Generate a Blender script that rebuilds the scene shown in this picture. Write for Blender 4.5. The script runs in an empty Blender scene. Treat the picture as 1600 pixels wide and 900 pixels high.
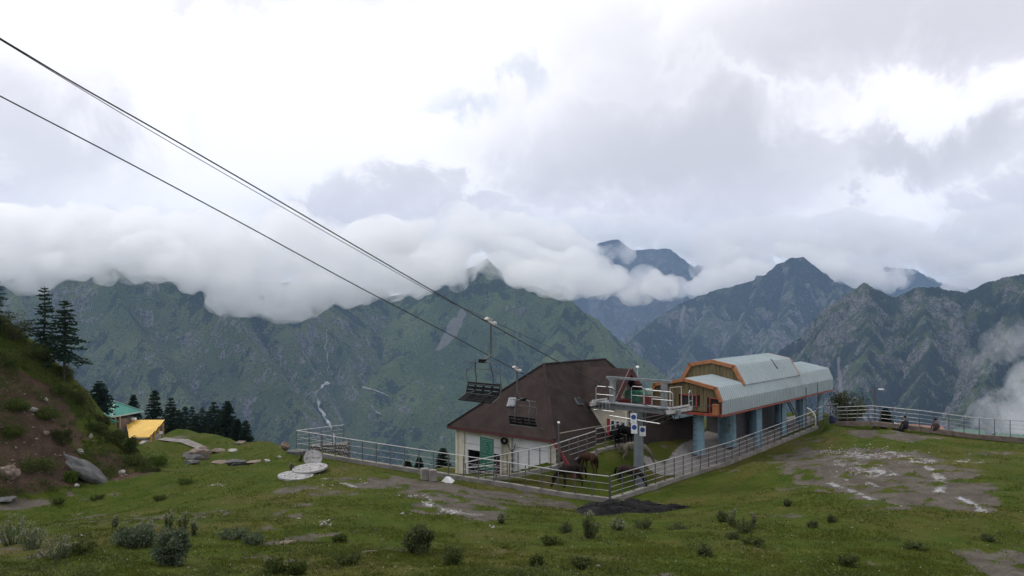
import bpy, bmesh, math, random
import numpy as np
from mathutils import Vector, Matrix
from mathutils.bvhtree import BVHTree

# ------------------------------------------------------------------ camera, world, sun, exposure
SC = bpy.context.scene
COL = SC.collection
FPX = 1300.0
PITCH = math.atan(28.0 / FPX)
cam_d = bpy.data.cameras.new("camera")
cam_d.sensor_width = 36.0
cam_d.lens = FPX / 1600.0 * 36.0
cam_d.clip_start = 0.1
cam_d.clip_end = 60000.0
cam = bpy.data.objects.new("camera", cam_d)
COL.objects.link(cam)
cam.location = (0, 0, 0)
cam.rotation_euler = (math.pi / 2 + PITCH, 0, 0)
SC.camera = cam

SUN_EL, SUN_AZ = math.radians(48), math.radians(-65)      # veiled sun, from the left
world = bpy.data.worlds.new("World")
SC.world = world
world.use_nodes = True
wn, wl = world.node_tree.nodes, world.node_tree.links
wn.clear()

def nd(nt, t, **kw):
    n = nt.nodes.new(t)
    for k, v in kw.items():
        setattr(n, k, v)
    return n

def mth(nt, op, a, b=None, c=None, clamp=False):
    n = nt.nodes.new('ShaderNodeMath'); n.operation = op; n.use_clamp = clamp
    for i, v in enumerate((a, b, c)):
        if v is None: continue
        if isinstance(v, (int, float)): n.inputs[i].default_value = v
        else: nt.links.new(v, n.inputs[i])
    return n.outputs[0]

def mixc(nt, fac, a, b):
    n = nt.nodes.new('ShaderNodeMix'); n.data_type = 'RGBA'
    if isinstance(fac, (int, float)): n.inputs[0].default_value = fac
    else: nt.links.new(fac, n.inputs[0])
    for s, v in ((6, a), (7, b)):
        if isinstance(v, tuple): n.inputs[s].default_value = v if len(v) == 4 else (*v, 1)
        else: nt.links.new(v, n.inputs[s])
    return n.outputs[2]

def smooth(nt, v, lo, hi):
    n = nt.nodes.new('ShaderNodeMapRange'); n.interpolation_type = 'SMOOTHSTEP'
    nt.links.new(v, n.inputs[0])
    n.inputs[1].default_value = lo; n.inputs[2].default_value = hi
    n.inputs[3].default_value = 0; n.inputs[4].default_value = 1
    return n.outputs[0]

def noise(nt, vec, scale, detail=5, rough=0.55, dist=0.0):
    n = nt.nodes.new('ShaderNodeTexNoise')
    n.inputs['Scale'].default_value = scale
    n.inputs['Detail'].default_value = detail
    n.inputs['Roughness'].default_value = rough
    n.inputs['Distortion'].default_value = dist
    if vec is not None: nt.links.new(vec, n.inputs['Vector'])
    return n.outputs[0]

def build_world():
    nt = world.node_tree
    tc = nd(nt, 'ShaderNodeTexCoord')
    sep = nd(nt, 'ShaderNodeSeparateXYZ')
    nt.links.new(tc.outputs['Generated'], sep.inputs[0])
    X, Y, Z = sep.outputs
    sky = nd(nt, 'ShaderNodeTexSky', sky_type='NISHITA')
    sky.sun_disc = False
    sky.sun_elevation = SUN_EL
    sky.sun_rotation = SUN_AZ
    sky.altitude = 2500
    skyc = nd(nt, 'ShaderNodeVectorMath', operation='SCALE')
    nt.links.new(sky.outputs[0], skyc.inputs[0]); skyc.inputs[3].default_value = 0.1
    # cloud deck seen in perspective
    zz = mth(nt, 'ADD', mth(nt, 'MAXIMUM', Z, 0.0), 0.16)
    cmb = nd(nt, 'ShaderNodeCombineXYZ')
    nt.links.new(mth(nt, 'DIVIDE', X, zz), cmb.inputs[0])
    nt.links.new(mth(nt, 'DIVIDE', Y, zz), cmb.inputs[1])
    deck = cmb.outputs[0]
    n_big = noise(nt, deck, 0.55, 6, 0.55, 0.3)
    n_dir = noise(nt, tc.outputs['Generated'], 7.0, 9, 0.60, 0.35)
    n_fine = noise(nt, tc.outputs['Generated'], 19.0, 7, 0.6, 0.25)
    # azimuth / elevation with a ragged warp, for the large grey and white masses of the deck
    az = mth(nt, 'ARCTAN2', X, Y)
    el = mth(nt, 'ARCSINE', Z)
    wob = mth(nt, 'SUBTRACT', n_dir, 0.5)
    wob2 = mth(nt, 'SUBTRACT', n_fine, 0.5)
    azw = mth(nt, 'ADD', az, mth(nt, 'MULTIPLY', wob, 0.45))
    elw = mth(nt, 'ADD', mth(nt, 'ADD', el, mth(nt, 'MULTIPLY', wob, 0.22)), mth(nt, 'MULTIPLY', wob2, 0.05))
    def mass(px, py, rx, ry, lo=1.45, hi=0.25):
        a0 = math.atan((px - 800) / FPX); e0 = math.atan((478 - py) / FPX)
        da = mth(nt, 'DIVIDE', mth(nt, 'SUBTRACT', azw, a0), rx / FPX)
        de = mth(nt, 'DIVIDE', mth(nt, 'SUBTRACT', elw, e0), ry / FPX)
        r = mth(nt, 'SQRT', mth(nt, 'ADD', mth(nt, 'MULTIPLY', da, da), mth(nt, 'MULTIPLY', de, de)))
        return smooth(nt, r, lo, hi)
    grey = mth(nt, 'MULTIPLY', smooth(nt, n_big, 0.48, 0.72), 0.20)
    for (px, py, rx, ry, k) in ((1050, 245, 290, 110, 0.95), (980, 130, 260, 110, 0.35), (1460, 250, 120, 55, 0.85),
                                (1480, 60, 330, 80, 0.75), (30, 260, 150, 120, 0.5), (600, 300, 110, 32, 0.85), (640, 345, 260, 45, 0.45),
                                (700, 318, 120, 20, 0.6), (1590, 330, 60, 50, 0.6), (430, 12, 240, 24, 0.35)):
        grey = mth(nt, 'MAXIMUM', grey, mth(nt, 'MULTIPLY', mass(px, py, rx, ry), k))
    white = 0.0
    for (px, py, rx, ry, k) in ((1440, 190, 170, 34, 1.0), (520, 150, 420, 150, 1.0), (250, 330, 200, 70, 0.6), (130, 40, 260, 60, 0.7)):
        w = mth(nt, 'MULTIPLY', mass(px, py, rx, ry), k)
        white = w if white == 0.0 else mth(nt, 'MAXIMUM', white, w)
    grey = mth(nt, 'MULTIPLY', grey, mth(nt, 'SUBTRACT', 1.0, mth(nt, 'MULTIPLY', white, 0.85)))
    # billows low over the mountains
    low = smooth(nt, el, 0.16, 0.03)
    bil = mth(nt, 'MULTIPLY', low, mth(nt, 'MULTIPLY', smooth(nt, n_dir, 0.42, 0.62), 0.55))
    grey = mth(nt, 'MAXIMUM', grey, bil)
    grey = mth(nt, 'ADD', grey, mth(nt, 'MULTIPLY', wob2, 0.10))
    rmp = nd(nt, 'ShaderNodeValToRGB')
    nt.links.new(grey, rmp.inputs[0])
    e = rmp.color_ramp.elements
    e[0].position = 0.0; e[0].color = (1.20, 1.19, 1.21, 1)
    e[1].position = 1.0; e[1].color = (0.70, 0.695, 0.745, 1)
    m = e.new(0.35); m.color = (0.90, 0.89, 0.945, 1)
    cloud = rmp.outputs[0]
    gap = mth(nt, 'MULTIPLY', mass(742, 157, 75, 26, 1.4, 0.1), 0.30)
    col = mixc(nt, gap, cloud, skyc.outputs[0])
    bg = nd(nt, 'ShaderNodeBackground')
    nt.links.new(col, bg.inputs[0]); bg.inputs[1].default_value = 1.0
    out = nd(nt, 'ShaderNodeOutputWorld')
    nt.links.new(bg.outputs[0], out.inputs[0])
build_world()

sd = bpy.data.lights.new("sun", 'SUN')
sd.energy = 1.5
sd.angle = math.radians(22)
sd.color = (1.0, 0.96, 0.9)
sun = bpy.data.objects.new("sun", sd)
COL.objects.link(sun)
sun_dir = Vector((math.sin(SUN_AZ) * math.cos(SUN_EL), math.cos(SUN_AZ) * math.cos(SUN_EL), math.sin(SUN_EL)))
sun.rotation_euler = sun_dir.to_track_quat('Z', 'Y').to_euler()
sun.location = (0, 0, 50)

vs = SC.view_settings
vs.view_transform = 'Standard'; vs.look = 'None'; vs.exposure = 0.0; vs.gamma = 1.0
vs.use_curve_mapping = False
SC.cycles.max_bounces = 26
SC.cycles.diffuse_bounces = 3
SC.cycles.glossy_bounces = 2
SC.cycles.transmission_bounces = 2
SC.cycles.transparent_max_bounces = 4
SC.cycles.volume_bounces = 24
SC.cycles.use_denoising = True
SC.cycles.use_adaptive_sampling = True
SC.cycles.adaptive_threshold = 0.012

# ------------------------------------------------------------------ helpers
rng = np.random.default_rng(7)
random.seed(7)
CP, SP = math.cos(PITCH), math.sin(PITCH)

def ray(px, py):
    u = (px - 800) / FPX; v = -(py - 450) / FPX
    return np.array((u, CP - v * SP, SP + v * CP))

def P(px, py, D):
    r = ray(px, py)
    return r * (D / r[1])

def px_of(p):
    x, y, z = p
    d = y * CP + z * SP; v = -y * SP + z * CP
    return 800 + FPX * x / d, 450 - FPX * v / d

def hash2(ix, iy, seed):
    h = (ix.astype(np.int64) * 374761393 + iy.astype(np.int64) * 668265263 + seed * 974711) & 0x7fffffff
    h = ((h ^ (h >> 13)) * 1274126177) & 0x7fffffff
    h = h ^ (h >> 16)
    return (h & 0xffff) / 65535.0

def hash3(ix, iy, iz, seed):
    return hash2(ix + iz.astype(np.int64) * 7919, iy - iz.astype(np.int64) * 104729, seed)

def vn2(x, y, seed=0):
    ix = np.floor(x); iy = np.floor(y)
    fx = x - ix; fy = y - iy
    fx = fx * fx * fx * (fx * (fx * 6 - 15) + 10); fy = fy * fy * fy * (fy * (fy * 6 - 15) + 10)
    a = hash2(ix, iy, seed); b = hash2(ix + 1, iy, seed); c = hash2(ix, iy + 1, seed); d = hash2(ix + 1, iy + 1, seed)
    return (a + (b - a) * fx) * (1 - fy) + (c + (d - c) * fx) * fy

def fbm2(x, y, seed=0, octv=5, gain=0.5, lac=2.03):
    s = 0; a = 1; t = 0
    for i in range(octv):
        s = s + a * (vn2(x, y, seed + i * 17) - 0.5); t += a
        c, sn = 0.8, 0.6
        x, y = (x * c - y * sn) * lac, (x * sn + y * c) * lac
        a *= gain
    return s / t * 2          # about -1..1

def ridged2(x, y, seed=0, octv=5, gain=0.5, lac=2.05):
    s = 0; a = 1; t = 0
    for i in range(octv):
        n = 1 - np.abs(2 * vn2(x, y, seed + i * 31) - 1)
        s = s + a * n * n; t += a
        c, sn = 0.8, 0.6
        x, y = (x * c - y * sn) * lac, (x * sn + y * c) * lac
        a *= gain
    return s / t

def vn3(x, y, z, seed=0):
    ix = np.floor(x); iy = np.floor(y); iz = np.floor(z)
    fx = x - ix; fy = y - iy; fz = z - iz
    fx = fx * fx * (3 - 2 * fx); fy = fy * fy * (3 - 2 * fy); fz = fz * fz * (3 - 2 * fz)
    def L(k):
        a = hash3(ix, iy, iz + k, seed); b = hash3(ix + 1, iy, iz + k, seed)
        c = hash3(ix, iy + 1, iz + k, seed); d = hash3(ix + 1, iy + 1, iz + k, seed)
        return (a + (b - a) * fx) * (1 - fy) + (c + (d - c) * fx) * fy
    return L(0) * (1 - fz) + L(1) * fz

def tag(o, label=None, cat=None, group=None, kind=None):
    if label: o['label'] = label
    if cat: o['category'] = cat
    if group: o['group'] = group
    if kind: o['kind'] = kind
    return o

def empty(name, loc, label=None, cat=None, group=None, rz=0.0):
    o = bpy.data.objects.new(name, None)
    COL.objects.link(o)
    o.empty_display_size = 0.3
    o.location = loc
    o.rotation_euler = (0, 0, rz)
    return tag(o, label, cat, group)

def link_mesh(name, me, mats=(), parent=None, loc=None):
    o = bpy.data.objects.new(name, me)
    COL.objects.link(o)
    for m in (mats if isinstance(mats, (list, tuple)) else (mats,)):
        if m is not None and m.name not in [x.name for x in me.materials if x]:
            me.materials.append(m)
    if parent is not None: o.parent = parent
    if loc is not None: o.location = loc
    return o

def np_mesh(name, verts, faces, smooth_=False):
    """verts (n,3), faces (m,k) all the same k"""
    verts = np.asarray(verts, np.float32); faces = np.asarray(faces, np.int32)
    me = bpy.data.meshes.new(name)
    k = faces.shape[1]
    me.vertices.add(len(verts)); me.vertices.foreach_set('co', verts.ravel())
    me.loops.add(faces.size); me.loops.foreach_set('vertex_index', faces.ravel())
    me.polygons.add(len(faces))
    me.polygons.foreach_set('loop_start', np.arange(0, faces.size, k, dtype=np.int32))
    me.polygons.foreach_set('loop_total', np.full(len(faces), k, np.int32))
    if smooth_: me.polygons.foreach_set('use_smooth', np.ones(len(faces), bool))
    me.update(calc_edges=True)
    me.validate()
    return me

def add_attr(me, name, vals):
    a = me.attributes.new(name, 'FLOAT', 'POINT')
    a.data.foreach_set('value', np.asarray(vals, np.float32))

def grid_faces(nx, ny):
    i = np.arange(nx * ny).reshape(ny, nx)
    return np.stack((i[:-1, :-1], i[:-1, 1:], i[1:, 1:], i[1:, :-1]), -1).reshape(-1, 4)

class MB:
    """collects boxes, bars, prisms and tubes; build() links them as ONE mesh object relative to base"""
    def __init__(self):
        self.v = []; self.f = []; self.m = []
    def add(self, vs, fs, mi=0):
        o = len(self.v)
        self.v += [tuple(map(float, p)) for p in vs]
        self.f += [tuple(o + i for i in f) for f in fs]
        self.m += [mi] * len(fs)
        return self
    def box(self, c, s, ax=(1, 0, 0), ay=(0, 1, 0), az=(0, 0, 1), mi=0):
        c = np.array(c, float); ax, ay, az = (np.array(a, float) * k / 2 for a, k in zip((ax, ay, az), s))
        vs = [c + i * ax + j * ay + k * az for k in (-1, 1) for j in (-1, 1) for i in (-1, 1)]
        return self.add(vs, [(0, 2, 3, 1), (4, 5, 7, 6), (0, 1, 5, 4), (2, 6, 7, 3), (0, 4, 6, 2), (1, 3, 7, 5)], mi)
    def bar(self, p, q, w, h, up=(0, 0, 1), mi=0):
        p = np.array(p, float); q = np.array(q, float); d = q - p; L = np.linalg.norm(d); d = d / L
        up = np.array(up, float); s = np.cross(d, up)
        if np.linalg.norm(s) < 1e-4: s = np.cross(d, (1, 0, 0))
        s /= np.linalg.norm(s); u = np.cross(s, d)
        return self.box((p + q) / 2, (L, w, h), d, s, u, mi)
    def tube(self, pts, r, n=6, mi=0, closed=False, caps=True):
        pts = [np.array(p, float) for p in pts]; N = len(pts)
        rs = r if isinstance(r, (list, tuple, np.ndarray)) else [r] * N
        o = len(self.v); prev = None; rings = []
        for i in range(N):
            if closed: d = pts[(i + 1) % N] - pts[i - 1]
            else: d = pts[min(i + 1, N - 1)] - pts[max(i - 1, 0)]
            d = d / (np.linalg.norm(d) + 1e-9)
            if prev is None:
                s = np.cross(d, (0, 0, 1))
                if np.linalg.norm(s) < 1e-3: s = np.cross(d, (0, 1, 0))
            else: s = prev - d * np.dot(prev, d)
            s = s / (np.linalg.norm(s) + 1e-9); prev = s; u = np.cross(d, s)
            rings.append([pts[i] + rs[i] * (math.cos(2 * math.pi * k / n) * s + math.sin(2 * math.pi * k / n) * u) for k in range(n)])
        vs = [p for rg in rings for p in rg]; fs = []
        for i in range(N if closed else N - 1):
            a = i * n; b = ((i + 1) % N) * n
            for k in range(n):
                fs.append((a + k, a + (k + 1) % n, b + (k + 1) % n, b + k))
        if caps and not closed:
            fs.append(tuple(range(n))[::-1]); fs.append(tuple((N - 1) * n + k for k in range(n)))
        return self.add(vs, fs, mi)
    def prism(self, poly, ext, mi=0):
        """poly: 3D points of a planar polygon, ext: extrusion vector"""
        poly = [np.array(p, float) for p in poly]; e = np.array(ext, float); n = len(poly)
        vs = poly + [p + e for p in poly]
        fs = [tuple(range(n)), tuple(range(2 * n - 1, n - 1, -1))]
        fs += [(i, i + n, (i + 1) % n + n, (i + 1) % n) for i in range(n)]
        return self.add(vs, fs, mi)
    def build(self, name, mats, parent=None, base=(0, 0, 0), smooth_=False, bevel=0.0):
        me = bpy.data.meshes.new(name)
        b = np.array(base, float)
        me.from_pydata([tuple(np.array(p) - b) for p in self.v], [], self.f)
        ms = mats if isinstance(mats, (list, tuple)) else [mats]
        for m in ms: me.materials.append(m)
        me.polygons.foreach_set('material_index', self.m)
        bm = bmesh.new(); bm.from_mesh(me)
        bmesh.ops.recalc_face_normals(bm, faces=bm.faces)
        if bevel > 0:
            bmesh.ops.bevel(bm, geom=list(bm.edges), offset=bevel, segments=1, affect='EDGES', clamp_overlap=True)
        bm.to_mesh(me); bm.free()
        if smooth_: me.polygons.foreach_set('use_smooth', [True] * len(me.polygons))
        me.update()
        o = bpy.data.objects.new(name, me); COL.objects.link(o)
        if parent is not None: o.parent = parent
        else: o.location = tuple(b)
        return o

# ------------------------------------------------------------------ materials
MATS = {}
def mat(name, col, rough=0.7, metal=0.0, var=0.0, vscale=6.0, bump=0.0, bscale=30.0, spec=0.5, dirt=None, dscale=1.2, stretch=None, coat=0.0):
    m = bpy.data.materials.new(name); m.use_nodes = True; nt = m.node_tree
    b = nt.nodes['Principled BSDF']
    b.inputs['Roughness'].default_value = rough; b.inputs['Metallic'].default_value = metal
    b.inputs['Specular IOR Level'].default_value = spec
    tc = nd(nt, 'ShaderNodeTexCoord'); vec = tc.outputs['Object']
    if stretch:
        mp = nd(nt, 'ShaderNodeMapping'); mp.inputs['Scale'].default_value = stretch
        nt.links.new(vec, mp.inputs[0]); vec = mp.outputs[0]
    c = (*col, 1)
    out = None
    if var > 0:
        n = noise(nt, vec, vscale, 5, 0.6)
        lo = tuple(x * (1 - var) for x in col); hi = tuple(min(1, x * (1 + var)) for x in col)
        out = mixc(nt, smooth(nt, n, 0.3, 0.7), lo, hi)
    if dirt:
        n = noise(nt, vec, dscale, 6, 0.65, 0.4)
        out = mixc(nt, mth(nt, 'MULTIPLY', smooth(nt, n, 0.50, 0.72), dirt[3]), out if out else c, dirt[:3])
    if out: nt.links.new(out, b.inputs['Base Color'])
    else: b.inputs['Base Color'].default_value = c
    if bump > 0:
        n = noise(nt, vec, bscale, 4, 0.6)
        bp = nd(nt, 'ShaderNodeBump'); bp.inputs['Strength'].default_value = bump; bp.inputs['Distance'].default_value = 0.03
        nt.links.new(n, bp.inputs['Height']); nt.links.new(bp.outputs[0], b.inputs['Normal'])
    MATS[name] = m
    return m

M = dict(
    steel=mat('brushed steel rail', (0.40, 0.40, 0.40), 0.42, 0.6, 0.15, 3),
    post=mat('dark painted posts', (0.085, 0.082, 0.085), 0.55, 0.2, 0.25, 5),
    concrete=mat('weathered concrete', (0.18, 0.168, 0.155), 0.9, 0, 0.25, 2.0, 0.4, 20, dirt=(0.10, 0.09, 0.075, 0.8)),
    roof=mat('brown roof felt', (0.041, 0.031, 0.029), 0.95, 0, 0.22, 1.3, 0.5, 60, dirt=(0.034, 0.026, 0.024, 0.6), dscale=0.5, spec=0.06),
    cream=mat('cream render', (0.50, 0.465, 0.38), 0.85, 0, 0.08, 2, 0.15, 40, dirt=(0.30, 0.26, 0.17, 0.7), dscale=0.9),
    white=mat('white painted panel', (0.62, 0.62, 0.65), 0.6, 0, 0.05, 1.5, dirt=(0.48, 0.47, 0.46, 0.5)),
    red=mat('red paint', (0.30, 0.028, 0.03), 0.5, 0, 0.2, 4),
    maroon=mat('maroon paint', (0.06, 0.012, 0.014), 0.6, 0, 0.2, 4),
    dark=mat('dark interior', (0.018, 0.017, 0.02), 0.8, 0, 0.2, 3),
    glass=mat('window glass', (0.10, 0.12, 0.13), 0.12, 0, 0.3, 2),
    navy=mat('navy counter', (0.012, 0.016, 0.035), 0.6, 0, 0.2, 3),
    shed=mat('grey blue standing seam metal', (0.36, 0.42, 0.44), 0.5, 0.15, 0.06, 0.7, dirt=(0.24, 0.27, 0.27, 0.8), dscale=0.45),
    seam=mat('metal seams', (0.37, 0.43, 0.45), 0.5, 0.15, 0.08, 2),
    orange=mat('orange trim', (0.30, 0.120, 0.045), 0.65, 0, 0.2, 3, dirt=(0.20, 0.085, 0.045, 0.7), dscale=1.5),
    redor=mat('red orange steel edge', (0.24, 0.045, 0.025), 0.55, 0, 0.25, 4),
    wood=mat('brown timber cladding', (0.135, 0.105, 0.050), 0.8, 0, 0.35, 2.2, 0.3, 30, stretch=(3, 3, 0.35)),
    bluepil=mat('blue painted pillars', (0.16, 0.265, 0.335), 0.6, 0, 0.15, 2, dirt=(0.085, 0.105, 0.11, 0.8)),
    galv=mat('galvanised steel', (0.20, 0.215, 0.23), 0.5, 0.45, 0.2, 3),
    towergrey=mat('grey painted tower', (0.13, 0.155, 0.17), 0.6, 0.1, 0.15, 2),
    black=mat('black plastic', (0.005, 0.005, 0.0055), 0.7, 0, 0.3, 6, spec=0.1),
    rubber=mat('sheave rubber', (0.05, 0.05, 0.055), 0.6, 0.1, 0.2, 6),
    cable=mat('steel cable', (0.035, 0.035, 0.038), 0.6, 0.3, 0.1, 3),
    hanger=mat('chair hanger steel', (0.075, 0.085, 0.085), 0.5, 0.3, 0.2, 4),
    clamp=mat('pale grip casting', (0.45, 0.43, 0.42), 0.55, 0.3, 0.2, 6),
    signgreen=mat('green sign board', (0.008, 0.095, 0.062), 0.5, 0, 0.1, 3),
    signwhite=mat('white sign paint', (0.72, 0.73, 0.75), 0.5, 0, 0.04, 3),
    signblue=mat('blue sign disc', (0.02, 0.055, 0.27), 0.5, 0, 0.1, 3),
    greenbox=mat('green machine housing', (0.035, 0.14, 0.09), 0.55, 0, 0.2, 3),
    greenroof=mat('green sheet roof', (0.035, 0.215, 0.17), 0.55, 0, 0.12, 0.8),
    greentrim=mat('pale roof trim', (0.36, 0.46, 0.44), 0.6, 0, 0.1, 2),
    yellow=mat('yellow sheet roof', (0.66, 0.42, 0.07), 0.6, 0, 0.12, 0.8),
    yellowwall=mat('yellow boards', (0.50, 0.30, 0.05), 0.7, 0, 0.2, 2),
    timber=mat('old timber wall', (0.13, 0.10, 0.085), 0.85, 0, 0.3, 3, 0.3, 30),
    bark=mat('dark bark', (0.045, 0.035, 0.028), 0.9, 0, 0.3, 8, 0.5, 30),
    rock=mat('grey schist', (0.078, 0.078, 0.080), 0.85, 0, 0.4, 3, 0.8, 12, dirt=(0.085, 0.08, 0.07, 0.8), dscale=2),
    palerock=mat('pale stone', (0.30, 0.285, 0.265), 0.85, 0, 0.25, 4, 0.6, 14, dirt=(0.16, 0.14, 0.11, 0.6), dscale=3),
    brownrock=mat('earth stained stone', (0.15, 0.115, 0.09), 0.9, 0, 0.4, 3, 0.8, 14),
    slab=mat('grey weathered disc', (0.27, 0.265, 0.265), 0.9, 0, 0.3, 4, 0.6, 20, dirt=(0.10, 0.095, 0.09, 0.9), dscale=2.4),
    tarp=mat('black netting', (0.010, 0.0095, 0.010), 0.85, 0, 0.6, 9, 1.0, 14, spec=0.12),
    lampglobe=mat('white lamp globe', (0.80, 0.80, 0.80), 0.3),
    bluebarrel=mat('blue plastic', (0.014, 0.020, 0.065), 0.5, 0, 0.2, 4),
    brickred=mat('red brown roof sheet', (0.20, 0.085, 0.06), 0.75, 0, 0.25, 1.2),
    darkred=mat('dark red beam', (0.13, 0.014, 0.018), 0.6, 0, 0.3, 4),
    dullgreen=mat('dull green sheet roof', (0.030, 0.095, 0.070), 0.6, 0, 0.15, 0.8),
    ink=mat('faded white lettering', (0.20, 0.27, 0.25), 0.6, 0, 0.2, 6),
    rust=mat('dark red chair frame', (0.05, 0.05, 0.05), 0.6),
)

def leaf_mat(name, c1, c2, scale=3.0, rough=0.65, trans=0.25):
    m = bpy.data.materials.new(name); m.use_nodes = True; nt = m.node_tree
    b = nt.nodes['Principled BSDF']; b.inputs['Roughness'].default_value = rough
    b.inputs['Specular IOR Level'].default_value = 0.06
    g = nd(nt, 'ShaderNodeNewGeometry'); tc = nd(nt, 'ShaderNodeTexCoord')
    n = noise(nt, tc.outputs['Object'], scale, 3, 0.6)
    f = mth(nt, 'ADD', mth(nt, 'MULTIPLY', n, 0.7), mth(nt, 'MULTIPLY', g.outputs['Random Per Island'], 0.45))
    col = mixc(nt, smooth(nt, f, 0.3, 0.85), c1, c2)
    nt.links.new(col, b.inputs['Base Color'])
    tr = nd(nt, 'ShaderNodeBsdfTranslucent'); nt.links.new(col, tr.inputs[0])
    mx = nd(nt, 'ShaderNodeMixShader'); mx.inputs[0].default_value = trans
    nt.links.new(b.outputs[0], mx.inputs[1]); nt.links.new(tr.outputs[0], mx.inputs[2])
    nt.links.new(mx.outputs[0], nt.nodes['Material Output'].inputs[0])
    return m
L = dict(
    pine=leaf_mat('dark pine needles', (0.012, 0.030, 0.022), (0.035, 0.065, 0.038), 1.2),
    far=leaf_mat('conifer needles', (0.010, 0.024, 0.018), (0.026, 0.048, 0.030), 0.8),
    olive=leaf_mat('olive leaves', (0.028, 0.036, 0.013), (0.078, 0.084, 0.030), 1.2),
    bush=leaf_mat('green bush leaves', (0.030, 0.048, 0.013), (0.090, 0.112, 0.030), 1.5),
    bright=leaf_mat('bright green leaves', (0.040, 0.075, 0.012), (0.10, 0.14, 0.025), 1.5),
    blue=leaf_mat('blue green leaves', (0.050, 0.070, 0.042), (0.120, 0.150, 0.090), 3),
    shrub=leaf_mat('grey green shrub leaves', (0.040, 0.055, 0.022), (0.115, 0.130, 0.055), 3),
    pale=leaf_mat('pale flower heads', (0.14, 0.15, 0.09), (0.30, 0.30, 0.22), 4),
    grass=leaf_mat('grass blades', (0.042, 0.066, 0.009), (0.120, 0.128, 0.027), 0.35, 0.7, 0.3),
    weedy=leaf_mat('dull green weed leaves', (0.042, 0.060, 0.018), (0.105, 0.122, 0.042), 3),
    petal=leaf_mat('white and yellow petals', (0.45, 0.45, 0.42), (0.55, 0.52, 0.35), 2),
)
# ------------------------------------------------------------------ ground: one sheet, near field to the valley
CTRL = [  # pixel x, pixel y, distance
 (0,900,21),(400,900,20.5),(800,900,20),(1200,900,21.5),(1600,900,24),(-250,900,22),(1850,900,26),
 (0,830,29),(200,830,28.5),(400,800,33),(650,780,37),(800,800,34.5),(952,803,38),(1200,780,38.5),(1400,740,42),(1400,800,33),(1600,800,33),(1600,730,43),(1200,830,30),
 (1200,720,48),(1140,720,52.0),(1277,666,61.5),(1300,690,55),(1390,664,56),(1500,675,55),(1600,686,53),(1310,660,60),(1750,700,50),
 (470,745,44),(240,738,48),(0,770,42),(60,769,43.5),(150,753,46.5),(300,733,50),(462,703,50),(548,717,48.6),(648,733,47.1),(725,745,46.0),(800,756.5,44.9),(880,770,43.9),(950,779,43),
 (420,722,50),(440,700,56),(400,691,61),(330,678,66),(260,674,70),(350,715,57),(260,712,57),(215,705,62),
 (235,697,80),(290,694,80),(150,700,86),(300,677,69),(330,680,69),(360,686,66.5),(390,692,64.5),(300,684,74),(335,688,74),(370,700,71),(410,705,66),
 (0,500,54),(100,588,54.5),(134,612,55.5),(152,650,55),(172,678,53.5),(240,735,50),(40,530,54),(-60,450,56),(-200,400,58),(-200,620,45),(-200,780,38),
 (0,640,46.2),(70,655,48),(120,690,49),(190,722,49.6),(30,590,49.5),(96,622,51.5),(60,715,45.5),
 (895,752,45.2),(1000,747,46.5),(1084,711,50.5),(1000,686,51.2),(870,730,46.6),(930,702,47.9),(962,697,48.7),(990,718,47.8),(960,728,46.3),(1030,728,49.0),(1045,676,55),(1120,690,55.5),(1180,683,57.5),(1240,663,64),
 (712,741,52.0),(790,742,49.3),
]
WPTS = [(0,0,-1.7),(-15,3,-2.0),(15,3,-2.2),(0,10,-3.9),(-10,10,-4),(12,10,-4.3),(3,62,-10),(10,66,-9.4),(24,70,-9.0),(40,50,-8.4),(60,40,-8),(60,10,-6),
        (-60,20,-5),(-60,60,6),(-30,70,-12.2),(-40,64,-5.5),(-34,62,-6.5),(-29,61,-9.5),(-24.5,60,-11),(-50,100,-17),(-70,90,-6)]
_c = np.array([P(*t) for t in CTRL] + [np.array(w, float) for w in WPTS])
def _tps(r2): return 0.5 * r2 * np.log(r2 + 1e-9)
def _fit():
    xy = _c[:, :2]; n = len(xy)
    d2 = ((xy[:, None] - xy[None]) ** 2).sum(-1)
    A = np.zeros((n + 3, n + 3)); A[:n, :n] = _tps(d2) + np.eye(n) * 0.6
    A[:n, n] = 1; A[:n, n + 1:] = xy; A[n, :n] = 1; A[n + 1:, :n] = xy.T
    return np.linalg.solve(A, np.concatenate((_c[:, 2], np.zeros(3))))
_w = _fit()
PLAT = np.array([(-95,-20),(95,-20),(95,44),(45,53.2),(33.5,53.6),(25.4,56.6),(23.6,62.5),(26,70),(22,74),(9,71),(5.0,64),(-4.6,53.2),(-3.2,47.0),(-13.4,51.0),(-14.8,53.0),(-16.0,57.5),
                 (-19.5,64),(-25,69.5),(-29,74),(-30,84),(-36,96),(-95,104)], float)
def sdf(x, y):
    p = np.stack((x, y), -1).reshape(-1, 2); best = np.full(len(p), 1e18); ins = np.zeros(len(p), bool)
    n = len(PLAT)
    for i in range(n):
        a = PLAT[i]; b = PLAT[(i + 1) % n]; e = b - a
        t = np.clip(((p - a) @ e) / (e @ e), 0, 1)
        best = np.minimum(best, ((p - a - t[:, None] * e) ** 2).sum(-1))
        c = (a[1] > p[:, 1]) != (b[1] > p[:, 1])
        xi = (b[0] - a[0]) * (p[:, 1] - a[1]) / (b[1] - a[1] + 1e-12) + a[0]
        ins ^= c & (p[:, 0] < xi)
    d = np.sqrt(best)
    return np.where(ins, -d, d).reshape(np.shape(x))
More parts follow.
